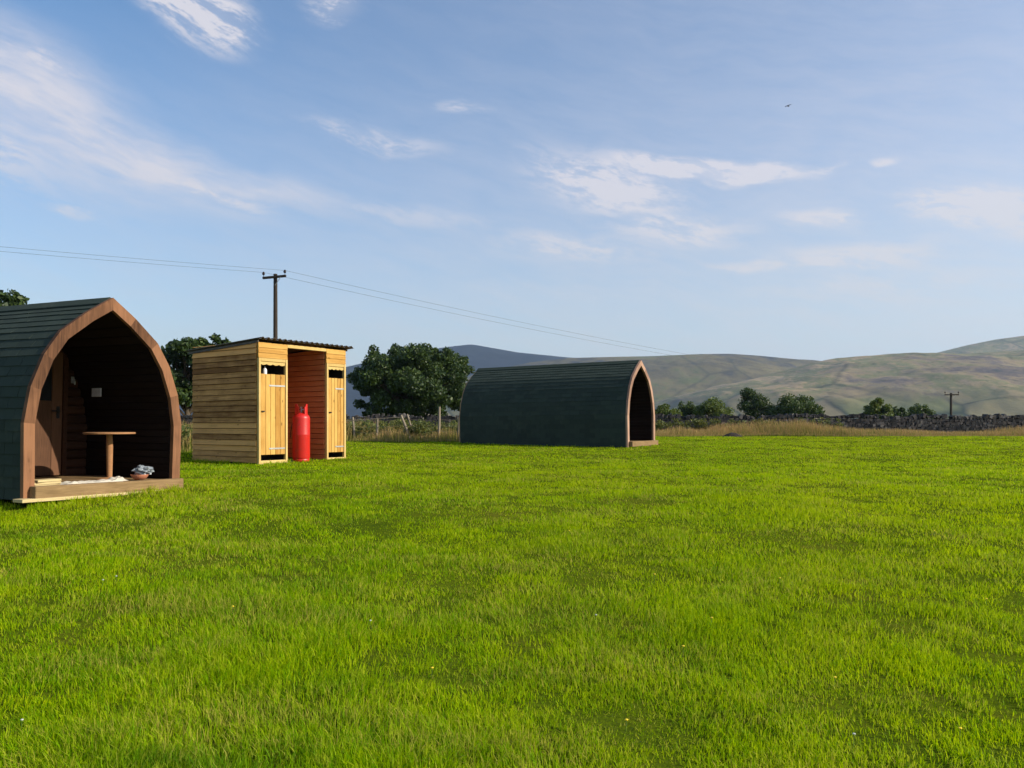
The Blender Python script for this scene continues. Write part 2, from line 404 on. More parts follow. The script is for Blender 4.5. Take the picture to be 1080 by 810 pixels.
def blades(name, x, y, h, w, lean, mat, zs=None, bend=.5, la=None):
    N = len(x); z = G(x, y) - .006 if zs is None else zs
    a = rng.uniform(0, 2*np.pi, N); wx = np.cos(a)*w/2; wy = np.sin(a)*w/2
    la = rng.uniform(0, 2*np.pi, N) if la is None else la; lx = np.cos(la)*lean*h; ly = np.sin(la)*lean*h
    V = np.empty((N, 5, 3), np.float32)
    V[:, 0] = np.stack((x-wx, y-wy, z), -1); V[:, 1] = np.stack((x+wx, y+wy, z), -1)
    mx = x+lx*.35; my = y+ly*.35; mz = z+h*.58
    V[:, 2] = np.stack((mx+wx*.8, my+wy*.8, mz), -1); V[:, 3] = np.stack((mx-wx*.8, my-wy*.8, mz), -1)
    V[:, 4] = np.stack((x+lx, y+ly, z+h*np.sqrt(np.clip(1-lean**2*bend, .15, 1))), -1)
    b = (np.arange(N)*5)[:, None]
    Fc = (b + np.array([0, 1, 2, 3, 3, 2, 4])[None, :]).ravel()
    ps = np.tile(np.array([4, 3]), N)
    up = np.tile(np.array([0, 0, .58, .58, 1.0]), N)
    return np_mesh(name, V.reshape(-1, 3), Fc, mat, poly_sizes=ps, attrs={'up': up})

def lawn():
    N = 1150000
    # density falls off with distance: y distributed ~1/y
    y = 2.2*np.exp(rng.random(N)*math.log(37/2.2)); x = rng.uniform(-1, 1, N)*(y*.70+1.6)
    k = (y < edge(x) + rng.normal(0, .25, N)) & ~blocked(x, y)
    x = x[k]; y = y[k]; N = len(x)
    # tussocks: blades gather around clump centres
    p1 = vnoise(x, y, .55, 1); p2 = vnoise(x, y, .16, 2); p3 = vnoise(x, y, 2.1, 3)
    thin = (p2*.55 + p1*.45)
    k = rng.random(N) < np.clip(.26 + 1.9*(thin-.24), .14, 1)
    x = x[k]; y = y[k]; p1 = p1[k]; p2 = p2[k]; p3 = p3[k]; N = len(x)
    h = (.017 + .026*p1**1.8 + .014*p2 + .010*p3) * rng.uniform(.5, 1.45, N)
    h *= np.clip(1 - (y-12)/60, .7, 1) * (1 + .75*np.clip((vnoise(x, y, 1.3, 31)-.45)*3, 0, 1)*np.clip((9-y)/5, 0, 1))
    h *= 1 + .8*np.exp(-(near_base(x, y)/.14)**2)*(p2 > .35)
    w = .0043*rng.uniform(.6, 1.45, N)*np.clip(y/5.0, 1, 9)**.85
    lean = np.clip(np.abs(rng.normal(.42, .32, N)), 0, 1.25)
    la = (vnoise(x, y, .35, 14)*3.4 - .6)*math.pi*.9 + rng.normal(0, 1.5, N)
    o = blades('grass', x, y, h, w, lean, M['grass'], la=la)
    tag(o, 'short bright green meadow grass covering the camping field', 'grass', kind='stuff')
lawn()

def rough_strip():
    xs_, ys_, hs_ = [], [], []
    # right: tan seeding grass in front of the stone wall
    N = 95000
    x = rng.uniform(-24, 27, N); e = edge(x); y = e + rng.random(N)**1.2*(38.2-e)
    k = rng.random(N) < .35+.75*vnoise(x, y, .8, 9)
    x = x[k]; y = y[k]; e = e[k]
    k = ~blocked(x, y); x = x[k]; y = y[k]; e = e[k]; N = len(x)
    hn = vnoise(x, y, 1.1, 5); hb = vnoise(x, y*0, 3.5, 6)
    ramp_ = np.clip((y-e)/1.2, .25, 1)
    h = (.16 + .34*hn + .34*np.clip(hb*2-.6, 0, 1)*(x > 3))*ramp_*rng.uniform(.6, 1.15, N)
    left = x < 4
    h *= np.where(x > 4, 1.2 - .62*np.clip((x-11.5+3*(vnoise(x, y*0, 1.4, 8)-.5))/5, 0, 1), 1)
    h = np.where(left, h*1.15, h)*np.where(x < -6, 1.5, 1)
    w = rng.uniform(.010, .022, N)
    o = blades('tall_grass', x, y, h, w, np.abs(rng.normal(.12, .16, N)), M['tall'])
    tag(o, 'rough tan and green seeding grass along the field edge', 'tall grass', kind='stuff')
rough_strip()

# ------------------------------------------------------------------ camping pods
ARCH = [(1.16, -.16), (1.175, .78), (1.10, 1.22), (.94, 1.63), (.73, 1.94), (.36, 2.235), (0, 2.47)]
def offset_arch(d):
    """inner profile at distance d"""
    P = [Vector(p) for p in ARCH]; out = []
    for i, p in enumerate(P):
        ns = []
        if i > 0: t = (P[i]-P[i-1]).normalized(); ns.append(Vector((-t.y, t.x)))
        if i < len(P)-1: t = (P[i+1]-P[i]).normalized(); ns.append(Vector((-t.y, t.x)))
        if i == len(P)-1: q = ns[0]; out.append((0, p.y + d*(q.y - 0)/1.0 - d*abs(q.x)*abs(q.x)/max(abs(q.y), .2)*1.0)); continue
        nrm = sum(ns, Vector((0, 0))).normalized(); k = nrm.dot(ns[0])
        q = p + nrm*(d/k); out.append((q.x, q.y))
    out[0] = (out[0][0], ARCH[0][1])
    return out
def prof_w(pr, z):
    for (a, b) in zip(pr, pr[1:]):
        if a[1] <= z <= b[1]: return a[0] + (b[0]-a[0])*(z-a[1])/(b[1]-a[1])
    return 0.0
FZ = .17                                                # floor height above ground
def arch_band(mb, pout, pin, y0, y1, gap=.0015):
    for s_ in (1, -1):
        for i in range(len(pout)-1):
            if i == 4: continue
            a0, a1 = pout[i], pout[i+1]; b0, b1 = pin[i], pin[i+1]
            if i == 4-1: pass
            pts = [Vector((s_*q[0], yy, q[1]+FZ)) for yy in (y0, y1) for q in (a0, a1, b1, b0)]
            mb.poly(pts, [(0,1,2,3), (7,6,5,4), (0,4,5,1), (1,5,6,2), (2,6,7,3), (3,7,4,0)])
def band(mb, pout, pin, y0, y1, merge=((0,), (1,), (2, 3), (4, 5))):
    for s_ in (1, -1):
        for grp in merge:
            for i in grp:
                a0, a1 = pout[i], pout[i+1]; b0, b1 = pin[i], pin[i+1]
                pts = [Vector((s_*q[0], yy, q[1]+FZ)) for yy in (y0, y1) for q in (a0, a1, b1, b0)]
                mb.poly(pts, [(0,1,2,3), (7,6,5,4), (0,4,5,1), (1,5,6,2), (2,6,7,3), (3,7,4,0)])

def make_pod(P, label, bearer=True, z0=None, tilt=(0, 0)):
    L = P['L']; c = P['c']
    t = empty('camping_pod', (c[0], c[1], z0), P['rz'], tilt[1], tilt[0])
    tag(t, label, 'camping pod', 'arched camping pods on the field')
    pin = offset_arch(-.0) ; inner = offset_arch(.165)
    if inner[1][0] > ARCH[1][0]: inner = offset_arch(-.165)
    sgn = 1 if offset_arch(.1)[1][0] < ARCH[1][0] else -1
    O = lambda d: offset_arch(sgn*d)
    # front and rear arched frames
    f = MB(); band(f, ARCH, O(.138), -.05, .01)
    f.build('front_frame', M['frame'] if bearer else M['trim_pale'], t)
    f = MB(); band(f, O(.035), O(.138), L-.008, L+.03)
    f.build('rear_frame', M['trim_side'], t)
    # shell boards inside the shingles
    so, si = O(.05), O(.13)
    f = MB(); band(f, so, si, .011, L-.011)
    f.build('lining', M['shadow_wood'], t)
    # visible horizontal tongue and groove ribs inside the porch
    f = MB()
    for s_ in (1, -1):
        z = .02
        while z < 2.1:
            w0 = prof_w(si, z)-.002; w1 = prof_w(si, z+.09)-.002
            if w0 > .1 and w1 > .05:
                pts = [(s_*w0, .02, z+FZ), (s_*w1, .02, z+.09+FZ), (s_*(w1-.016), .02, z+.085+FZ), (s_*(w0-.016), .02, z+.005+FZ)]
                pts += [(a_, 1.78, b_) for (a_, _, b_) in pts]
                f.poly(pts, [(0,1,2,3), (7,6,5,4), (0,4,5,1), (1,5,6,2), (2,6,7,3), (3,7,4,0)])
            z += .10
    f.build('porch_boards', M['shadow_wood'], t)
    # shingles: courses of separate tabs
    f = MB(); so = O(.025)
    for s_ in (1, -1):
        path = [Vector(q) for q in so]
        seg = [(path[i+1]-path[i]).length for i in range(len(path)-1)]; tot = sum(seg)
        def pt(d):
            d = max(0, min(tot, d)); i = 0
            while i < len(seg)-1 and d > seg[i]: d -= seg[i]; i += 1
            return path[i] + (path[i+1]-path[i])*(d/seg[i])
        def nr(d):
            a_ = pt(d-.06); b_ = pt(d+.06); tt = (b_-a_).normalized(); return Vector((tt.y, -tt.x))
        nc = 22; st = tot/nc; tabw = .333
        for k in range(nc):
            d0 = k*st; off = (k % 2)*tabw/2 + rnd.uniform(-.01, .01)
            y = .012
            ye = .012 + (tabw - off if off > 0 else tabw)
            while y < L-.02:
                y1 = min(ye, L-.012)
                dd = rnd.uniform(-.004, .004); th = .012 + rnd.uniform(0, .004)
                a_ = pt(d0+dd); b_ = pt(d0+st+.01); n0 = nr(d0+.01); n1 = nr(d0+st)
                o0 = a_+n0*th; o1 = b_+n1*.003; i0 = a_-n0*.004; i1 = b_-n1*.006
                pts = [Vector((s_*q.x, yy, q.y+FZ)) for yy in (y+.003, y1-.003) for q in (o0, o1, i1, i0)]
                f.poly(pts, [(0,1,2,3), (7,6,5,4), (0,4,5,1), (1,5,6,2), (2,6,7,3), (3,7,4,0)])
                y = y1; ye = y1+tabw
    # backing sheet so no light leaks between tabs
    band(f, O(.028), O(.049), .011, L-.011)
    f.build('shingle_roof', M['shingle'], t)
    f = MB()
    for s_ in (1, -1):
        pts = []
        for yy in (.011, L-.011):
            pts += [(0, yy, 2.47+FZ+.012), (s_*.13, yy, 2.47+FZ-.085), (s_*.13, yy, 2.47+FZ-.10), (0, yy, 2.47+FZ-.01)]
        f.poly(pts, [(0,1,2,3), (7,6,5,4), (0,4,5,1), (1,5,6,2), (2,6,7,3), (3,7,4,0)])
    f.build('ridge_capping', M['shingle'], t)
    # floor, partition with door, end wall
    f = MB()
    x = -1.0
    while x < .99:
        f.bbox(x+.002, x+.118, .012, 1.79, FZ-.03, FZ-.002, .004); x += .12
    f.build('porch_floor', M['sill'], t)
    f = MB(); f.box(-1.02, 1.02, 1.9, L-.06, FZ-.05, FZ-.01); f.build('floor', M['dark_void'], t)
    def end_wall(y0, y1, mat, name, hole=None):
        f = MB(); z = -.02
        while z < 2.28:
            z1 = z+.135; w0 = prof_w(si, max(z, -.15)); w1 = prof_w(si, min(z1, 2.3)) if z1 < 2.3 else .02
            w = max(.03, min(w0, w1)-.003) if min(w0, w1) > 0 else .03
            spans = [(-w, w)]
            if hole and z < hole[3]:
                spans = [(-w, hole[0]), (hole[1], w)]
            for (a_, b_) in spans:
                if b_-a_ < .02: continue
                # half round log board
                pts = []; K = 5
                for xx in (a_, b_):
                    pts += [(xx, y1, z+FZ)]
                    for k in range(K+1):
                        an = math.pi*k/K; pts.append((xx, y0 + .022*(1-math.sin(an)), z+FZ+.004+(z1-z-.008)*(1-math.cos(an))/2))
                    pts += [(xx, y1, z1+FZ)]
                nn = K+3
                fs = [tuple(range(nn)), tuple(range(nn, 2*nn))[::-1]]
                for k in range(nn): k2 = (k+1) % nn; fs.append((k, k+nn, k2+nn, k2))
                f.poly(pts, fs)
            z = z1
        f.box(-.95, .95, y1+.002, y1+.014, FZ-.02, FZ+1.3) if not hole else None
        # solid sheathing following the arch
        pts = []; prs = [(w_, z_) for (w_, z_) in si]; 
        ring = [(w_-.004, z_) for (w_, z_) in prs[:-1]] + [(0, prs[-1][1]-.006)] + [(-(w_-.004), z_) for (w_, z_) in prs[:-1][::-1]]
        for yy in (y1+.003, y1+.02): pts += [(a_, yy, b_+FZ) for a_, b_ in ring]
        nn = len(ring); f.poly(pts, [tuple(range(nn)), tuple(range(nn, 2*nn))[::-1]] + [(k, (k+1) % nn, (k+1) % nn+nn, k+nn) for k in range(nn)])
        return f.build(name, mat, t)
    D0, D1, DH = -.15, .61, 1.86
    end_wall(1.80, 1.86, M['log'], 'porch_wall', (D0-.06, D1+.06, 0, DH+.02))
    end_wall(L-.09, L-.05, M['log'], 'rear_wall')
    f = MB()
    f.bbox(D0-.07, D0-.005, 1.765, 1.85, FZ, FZ+DH+.06); f.bbox(D1+.005, D1+.07, 1.765, 1.85, FZ, FZ+DH+.06)
    f.bbox(D0-.005, D1+.005, 1.77, 1.85, FZ+DH, FZ+DH+.06)
    f.build('door_frame', M['log'], t)
    f = MB()                                            # door leaf with an opening for the glass
    a_, b_ = D0, D1; g0, g1, gz0, gz1 = D0+.13, D1-.16, 1.12, 1.74
    f.bbox(a_, g0, 1.79, 1.835, FZ+.01, FZ+DH-.005); f.bbox(g1, b_, 1.79, 1.835, FZ+.01, FZ+DH-.005)
    f.bbox(g0+.001, g1-.001, 1.792, 1.833, FZ+gz1, FZ+DH-.007); f.bbox(g0+.001, g1-.001, 1.792, 1.833, FZ+.012, FZ+gz0)
    dr = f.build('door', M['door_wood'], t)
    f = MB(); f.box(g0-.004, g1+.004, 1.812, 1.818, FZ+gz0-.004, FZ+gz1+.004); f.build('window_glass', M['glass'], dr)
    f = MB(); f.tube([(D1-.07, 1.79, FZ+.97), (D1-.07, 1.745, FZ+.97), (D1-.19, 1.74, FZ+.97)], .011, 8)
    f.bbox(D1-.095, D1-.045, 1.782, 1.789, FZ+.86, FZ+1.04, .002); f.build('door_handle', M['black_metal'], dr)
    # sill beam, base beams, bearer
    f = MB(); f.bbox(-1.09, 1.13, -.17, -.052, FZ-.145, FZ+.012, .008); f.build('sill_beam', M['sill'], t)
    f = MB(); f.box(-1.05, -.93, .03, L-.03, .01, FZ-.055); f.box(.93, 1.05, .03, L-.03, .01, FZ-.055); f.box(-.06, .06, .03, L-.03, .01, FZ-.055)
    f.box(-.925, -.065, .012, .06, .015, FZ-.04); f.box(.065, .925, .012, .06, .015, FZ-.04)
    f.build('base_beams', M['dark_void'], t)
    if bearer:
        f = MB(); f.bbox(-1.27, 1.40, -.20, -.02, 0.0, .040, .004); f.build('bearer_board', M['bearer'], t)
        # notice panel on the far side lining, hook beside the door
        w = prof_w(si, 1.27)-.025; f = MB()
        f.bbox(w-.03, w-.012, 1.32, 1.52, FZ+1.20, FZ+1.33, .003); f.bbox(w-.034, w-.030, 1.415, 1.425, FZ+1.205, FZ+1.325, .001)
        f.build('notice_panel', M['grey_notice'], t)
        f = MB(); f.tube([(.77, 1.80, FZ+1.46), (.77, 1.755, FZ+1.46), (.77, 1.74, FZ+1.42), (.77, 1.745, FZ+1.38)], .010, 6); f.bbox(.745, .795, 1.787, 1.799, FZ+1.40, FZ+1.50, .002)
        f.build('coat_hook', M['galv'], t)
    return t
p1z = EYE-.955
pod1 = make_pod(POD1, 'near camping pod at the left with a table in its open porch', True, p1z, (R(.5), R(1.0)))
pod2 = make_pod(POD2, 'far camping pod seen side on, standing in the middle of the field', False, EYE-.70, (R(-.5), 0))

def pod_pt(P, z0, u, v, z): 
    c, s_ = math.cos(P['rz']), math.sin(P['rz'])
    return Vector((P['c'][0]+u*c-v*s_, P['c'][1]+u*s_+v*c, z0+z))
# round table
b = pod_pt(POD1, p1z, .45, .52, FZ-.004)
t = empty('round_table', b, POD1['rz']); tag(t, 'small round wooden pedestal table in the porch of the near pod', 'table')
f = MB(); f.lathe([(.32, 0), (.335, .006), (.335, .022), (.33, .028)], 40, (0, 0, .642)); f.build('table_top', M['table_wood'], t)
f = MB(); f.lathe([(.035, .03), (.04, .2), (.045, .45), (.04, .642)], 16); f.build('leg', M['table_wood'], t)
f = MB(); f.lathe([(.17, 0), (.175, .01), (.12, .03), (.05, .035)], 24); f.build('base', M['table_wood'], t)
# stack of offcuts
for k in range(3):
    q = pod_pt(POD1, p1z, -.80+.01*k, .12, FZ+.012-.012+.031*k)
    f = MB(); f.bbox(-.17, .17, -.09, .09, .001, .029, .003); o = f.build('timber_offcut', M['bearer'], None)
    o.location = q; o.rotation_euler = (0, 0, POD1['rz']+[.05, -.09, .12][k])
    tag(o, ['bottom pale timber offcut of the stack at the porch edge', 'middle pale timber offcut of the stack at the porch edge', 'top pale timber offcut of the stack at the porch edge'][k], 'timber offcut', 'timber offcuts stacked on the porch')
# crumpled sheet
nx, ny = 70, 22
V = []
for j in range(ny):
    for i in range(nx):
        a_ = i/(nx-1); b_ = j/(ny-1)
        p = Vector((a_*7, b_*3, 0)); r_ = mn.noise(p*1.0)*.5+mn.noise(p*2.3+Vector((5,1,0)))*.3
        hz = (.015+.035*abs(r_)*1.6 + .07*max(0, a_-.72)/.28*math.sin(b_*math.pi))*min(1, 8*b_, 8*(1-b_), 9*a_, 9*(1-a_)) + .004
        V.append((-.50+a_*.98, b_*.26+.05*math.sin(a_*7)+.03*mn.noise(p*.8+Vector((9,9,0))), hz))
f = MB(); f.poly(V, [(j*nx+i, j*nx+i+1, (j+1)*nx+i+1, (j+1)*nx+i) for j in range(ny-1) for i in range(nx-1)])
cl = f.build('crumpled_sheet', M['cloth'], None, smooth=True, fixn=False)
cl.location = pod_pt(POD1, p1z, -.08, .02, FZ-.001); cl.rotation_euler = (0, 0, POD1['rz'])
md = cl.modifiers.new('thickness', 'SOLIDIFY'); md.thickness = .003; md.offset = 0
tag(cl, 'crumpled off-white sheet lying along the porch edge of the near pod', 'sheet')
# bowl and bag
q = pod_pt(POD1, p1z, .60, .10, FZ-.001)
f = MB(); f.lathe([(.05, 0), (.09, .02), (.115, .06), (.118, .075), (.105, .072), (.08, .03), (.02, .02)], 28)
o = f.build('bowl', M['terracotta'], None, smooth=True); o.location = q; tag(o, 'terracotta bowl on the porch floor beside the sheet', 'bowl')
bmV = []; nn, mm = 18, 12
for j in range(mm+1):
    for i in range(nn):
        an = 2*math.pi*i/nn; ph = math.pi*j/mm; d_ = Vector((math.sin(ph)*math.cos(an), math.sin(ph)*math.sin(an), math.cos(ph)))
        rr = 1+.55*mn.noise(d_*2.2+Vector((3,1,4)))+.3*mn.noise(d_*5)
        bmV.append((d_.x*.13*rr, d_.y*.09*rr, d_.z*.065*rr))
f = MB(); f.poly(bmV, [(j*nn+i, j*nn+(i+1) % nn, (j+1)*nn+(i+1) % nn, (j+1)*nn+i) for j in range(mm) for i in range(nn)])
o = f.build('plastic_bag', M['bag'], None, smooth=False); o.location = q+Vector((.03, .05, .125)); tag(o, 'crumpled grey-blue plastic bag resting in the terracotta bowl', 'bag')

# ------------------------------------------------------------------ toilet shed
SZ = EYE-.90
def make_shed():
    t = empty('toilet_shed', (SHED['c'][0], SHED['c'][1], SZ), SHED['rz'])
    tag(t, 'yellow timber shed with two narrow doors and a corrugated sloping roof', 'shed')
    W, Dp, HF, HB = 2.50, 2.44, 2.72, 2.60
    top = lambda y: HF - (HF-HB)*y/Dp - .03
    def side(x0, x1, mat, name, out=-1, lap=.014):
        f = MB(); z = .05; k = 0
        xs0 = x0 if out < 0 else x1
        while z < HF-.03:
            h = .118; z1 = min(z+h, HF-.03)
            zt0 = min(z1, top(.06)); zt1 = min(z1, top(Dp-.02))
            if zt1 <= z+.01: zt1 = z+.011
            if zt0 <= z+.01: break
            e = out*(.016+rnd.uniform(-.003, .006))
            pts = [(xs0+e*1.6, .045, z+.003), (xs0+e*1.6, Dp-.02, z+.003+rnd.uniform(-.003, .003)), (xs0+e*.2, Dp-.02, zt1), (xs0+e*.2, .045, zt0),
                   (xs0-out*.012, .045, z+.003), (xs0-out*.012, Dp-.02, z+.003), (xs0-out*.012, Dp-.02, zt1), (xs0-out*.012, .045, zt0)]
            f.poly(pts, [(0,1,2,3), (7,6,5,4), (0,4,5,1), (1,5,6,2), (2,6,7,3), (3,7,4,0)])
            z += h+.007
        f.build(name, mat, t)
        f = MB(); xb = xs0-out*.018; f.poly([(xb, .05, .05), (xb, Dp-.03, .05), (xb, Dp-.03, top(Dp)-.02), (xb, .05, top(.05)-.02), (xb-out*.01, .05, .05), (xb-out*.01, Dp-.03, .05), (xb-out*.01, Dp-.03, top(Dp)-.02), (xb-out*.01, .05, top(.05)-.02)], [(0,1,2,3), (7,6,5,4), (0,4,5,1), (1,5,6,2), (2,6,7,3), (3,7,4,0)])
        return f.build('gap_shade_backing', M['dark_void'], t)  # dark sheet added behind the boards to paint shade into their gaps
    side(0, .03, M['shed_side'], 'side_cladding', -1)
    side(W-.03, W, M['shed_side'], 'side_cladding', 1)
    # alcove walls, painted brown, facing each other
    side(.74, .77, M['alcove'], 'alcove_wall', 1)
    side(1.90, 1.93, M['alcove'], 'alcove_wall', -1)
    f = MB(); z = .03
    while z < 2.5: f.box(0.02, W-.02, Dp-.02, Dp+.005, z, z+.115); z += .12
    f.build('back_wall', M['alcove'], t)
    f = MB(); f.box(.03, W-.03, .05, Dp-.03, .03, .06); f.build('floor', M['dark_void'], t)
    def cubicle(a, b, tissue):
        p = .055
        f = MB()                                        # door frame: two posts, sill, head
        f.bbox(a+.002, a+p, -.035, .04, -.02, 2.33); f.bbox(b-p, b-.002, -.035, .04, -.02, 2.33)
        f.bbox(a+p+.001, b-p-.001, -.030, .035, -.02, .10); f.bbox(a+p+.001, b-p-.001, -.030, .035, 2.26, 2.33)
        f.build('door_frame', M['shed_trim'], t)
        f = MB(); z = 2.335; 
        while z < 2.66:
            z1 = min(z+.11, 2.675)
            f.poly([(a, -.012-.016, z), (b, -.028, z), (b, -.016, z1), (a, -.016, z1), (a, .02, z), (b, .02, z), (b, .02, z1), (a, .02, z1)],
                   [(0,1,2,3), (7,6,5,4), (0,4,5,1), (1,5,6,2), (2,6,7,3), (3,7,4,0)]); z += .112
        f.build('head_cladding', M['shed_front_h'], t)
        # door leaf of vertical boards between z .22 and 2.02, gap below, opening above with scalloped top edge
        f = MB(); x = a+p+.008; wb = (b-a-2*p-.016)/5
        for k in range(5):
            f.bbox(x+.004, x+wb-.004, -.018, .004, .225, 1.985+(.0 if k % 2 else .004), .003); x += wb
        d = f.build('door', M['shed_front'], t)
        for zz in (.34, 1.72):
            f = MB(); f.bbox(a+p+.22, b-p-.012, -.026, -.019, zz, zz+.035, .002); f.build('hinge', M['galv'], d)
        f = MB(); f.bbox(a+p+.02, a+p+.10, -.045, -.02, 1.16, 1.185, .004); f.tube([(a+p+.06, -.02, 1.172), (a+p+.06, -.06, 1.172)], .012, 8); f.build('latch', M['black_metal'], d)
        f = MB(); x = a+p+.003; xe = b-p-.003; K = 24      # scalloped valance over the opening
        top_ = 2.255; pts = []; 
        for yy in (-.012, .004):
            for k in range(K+1):
                xx = x+(xe-x)*k/K; pts.append((xx, yy, 2.205 - .022*abs(math.sin(k/K*math.pi*4))))
            for k in range(K, -1, -1): pts.append((x+(xe-x)*k/K, yy, top_))
        nn = 2*(K+1)
        fs = [(k, k+nn, (k+1) % nn + nn, (k+1) % nn) for k in range(nn)]
        for k in range(K): fs.append((k, k+1, nn-2-k, nn-1-k)); fs.append((nn+k, nn+nn-1-k, nn+nn-2-k, nn+k+1))
        f.poly(pts, fs); f.build('valance', M['shed_trim'], t)
    cubicle(0.0, .77, True); cubicle(1.90, 2.50, False)
    f = MB(); f.bbox(.772, 1.898, -.02, .05, 2.60, 2.675); f.build('head_beam', M['shed_trim'], t)
    f = MB(); f.bbox(.03, .05, .06, Dp-.06, .06, 2.5); f.bbox(.055, .735, .5, .52, 1.2, 1.98); f.box(.05, .74, .53, .54, .06, 2.5); f.box(1.94, 2.44, .53, .54, .06, 2.5)
    f.build('inner_partition', M['dark_void'], t)
    f = MB(); f.bbox(.06, .70, .06, .22, 1.93, 1.955); f.build('shelf', M['shed_front_h'], t)
    # corrugated roof
    f = MB(); x0, x1 = -.07, W+.16; y0, y1 = -.13, Dp+.22; K = 220
    pts = []
    for s2 in (0, .006):
        for yy in (y0, y1):
            for k in range(K+1):
                xx = x0+(x1-x0)*k/K; zz = HF - (HF-HB)*yy/Dp + 1.5*.017*math.sin(xx/.15*2*math.pi) + .024 + s2
                pts.append((xx, yy, zz))
    n1 = K+1; fs = []
    for k in range(K):
        fs += [(k, k+1, n1+k+1, n1+k), (2*n1+k, 3*n1+k, 3*n1+k+1, 2*n1+k+1), (k, 2*n1+k, 2*n1+k+1, k+1), (n1+k, n1+k+1, 3*n1+k+1, 3*n1+k)]
    fs += [(0, n1, 3*n1, 2*n1), (K, 2*n1+K, 3*n1+K, n1+K)]
    f.poly(pts, fs); f.build('corrugated_roof', M['roof_sheet'], t, fixn=True)
    f = MB(); 
    for xx in (-.035, W+.015):
        f.poly([(xx, -.05, HF-.065), (xx+.02, -.05, HF-.065), (xx+.02, -.05, HF-.012), (xx, -.05, HF-.012),
                (xx, Dp+.1, HB-.07), (xx+.02, Dp+.1, HB-.07), (xx+.02, Dp+.1, HB-.017), (xx, Dp+.1, HB-.017)], [(0,1,2,3), (7,6,5,4), (0,4,5,1), (1,5,6,2), (2,6,7,3), (3,7,4,0)])
    f.build('barge_board', M['roof_sheet'], t)
    return t
make_shed()
f = MB(); f.lathe([(.04, 0), (.045, .02), (.045, .13), (.03, .16), (.016, .175), (.016, .2)], 16)
o = f.build('white_bottle', M['white_plastic'], None, smooth=True); q = pod_pt(SHED, SZ, .27, .12, 1.956); o.location = q
tag(o, 'white plastic bottle standing in the window opening of the left cubicle', 'bottle')

# gas cylinder
cx, cy = pod_pt(SHED, 0, 1.19, .02, 0)[:2]; cz = g(cx, cy)-.01
t = empty('gas_cylinder', (cx, cy, cz), R(20)); tag(t, 'tall red gas cylinder standing in the alcove of the shed', 'gas cylinder')
r0 = .195
pr = [(r0*.93, 0), (r0*.95, .01), (r0*.95, .06), (r0*.93, .065), (r0*.97, .075), (r0, .10), (r0, .60), (r0*1.006, .605), (r0*1.006, .625), (r0, .63), (r0, .98)]
for k in range(1, 10):
    a_ = k/10*math.pi/2; pr.append((r0*math.cos(a_), .98+.14*math.sin(a_)))
pr.append((.03, 1.122))
f = MB(); f.lathe(pr, 48); f.build('cylinder_body', M['red'], t, smooth=True)
f = MB()                                               # open collar guard: two curved plates with a gap, and a rim
for (a0, a1) in ((-62, 62), (118, 242)):
    K = 14; pts = []
    for rr in (.135, .141):
        for k in range(K+1):
            an = R(a0+(a1-a0)*k/K); lo = 1.075; hi = 1.31 if 1 < k < K-1 else 1.25
            pts += [(rr*math.cos(an), rr*math.sin(an), lo), (rr*math.cos(an), rr*math.sin(an), hi)]
    m_ = 2*(K+1); fs = []
    for k in range(K):
        q_ = 2*k; fs += [(q_, q_+2, q_+3, q_+1), (m_+q_, m_+q_+1, m_+q_+3, m_+q_+2), (q_+1, q_+3, m_+q_+3, m_+q_+1), (q_, m_+q_, m_+q_+2, q_+2)]
    fs += [(0, 1, m_+1, m_), (2*K, m_+2*K, m_+2*K+1, 2*K+1)]
    f.poly(pts, fs)
f.build('collar_guard', M['red'], t)
f = MB(); f.lathe([(.022, 0), (.022, .05), (.014, .055), (.014, .10), (.032, .105), (.032, .125)], 14, (0, 0, 1.12)); f.tube([(0, 0, 1.185), (.06, 0, 1.185)], .014, 8)
f.build('valve', M['galv'], t)
# black pigtail hose from valve to the wall
f = MB(); f.tube([(-.02, 0, 1.2), (-.12, .08, 1.12), (-.2, .2, .8), (-.22, .3, .55)], .009, 6); f.build('hose', M['black_metal'], t)

# ------------------------------------------------------------------ poles and wires
def pole(name, top, gz, label, arm=1.25, rz=0, tiltdeg=4, rad=.13, grp='wooden power poles'):
    t = empty(name, (top.x, top.y, gz), rz); tag(t, label, 'power pole', grp)
    H = top.z-gz
    f = MB(); f.tube([(0, 0, -.3), (0, 0, H*.5), (0, 0, H)], [rad, rad*.88, rad*.75], 14); f.build('pole', M['pole'], t, smooth=True)
    Mx = Matrix.Translation((0, -.14, H-.18)) @ Matrix.Rotation(-R(tiltdeg), 4, 'Y')
    f = MB(); f.bbox(-arm/2, arm/2, -.05, .05, -.06, .06, .005, M=Mx); f.build('crossarm', M['pole'], t)
    f = MB(); f.tube([(.36, -.19, H-.2), (.05, -.16, H-.62)], .016, 6); f.build('brace', M['galv'], t)
    pts = []
    for s_ in (-1, 1):
        f = MB(); f.tube([Mx @ Vector((s_*(arm/2-.05), 0, .055)), Mx @ Vector((s_*(arm/2-.05), 0, .2))], .014, 6)
        q = Mx @ Vector((s_*(arm/2-.05), 0, .15))
        f.lathe([(.03, 0), (.075, .02), (.045, .045), (.08, .07), (.075, .10), (.04, .13), (.055, .15), (.03, .17)], 14, q)
        f.build('insulator', M['insul'], t, smooth=True)
        c_, s2 = math.cos(rz), math.sin(rz); pts.append(Vector((top.x+q.x*c_-q.y*s2, top.y+q.x*s2+q.y*c_, gz+q.z+.14)))
    return pts
T1 = at(290.5, 289, 41); A = pole('power_pole', T1, g(T1.x, T1.y), 'tall wooden power pole rising behind the shed roof', 1.25, R(-6))
T2 = at(1003, 414.5, 80); B = pole('power_pole', T2, g(T2.x, T2.y), 'small distant power pole standing beyond the stone wall at the right', 1.45, R(0), 0, .14)
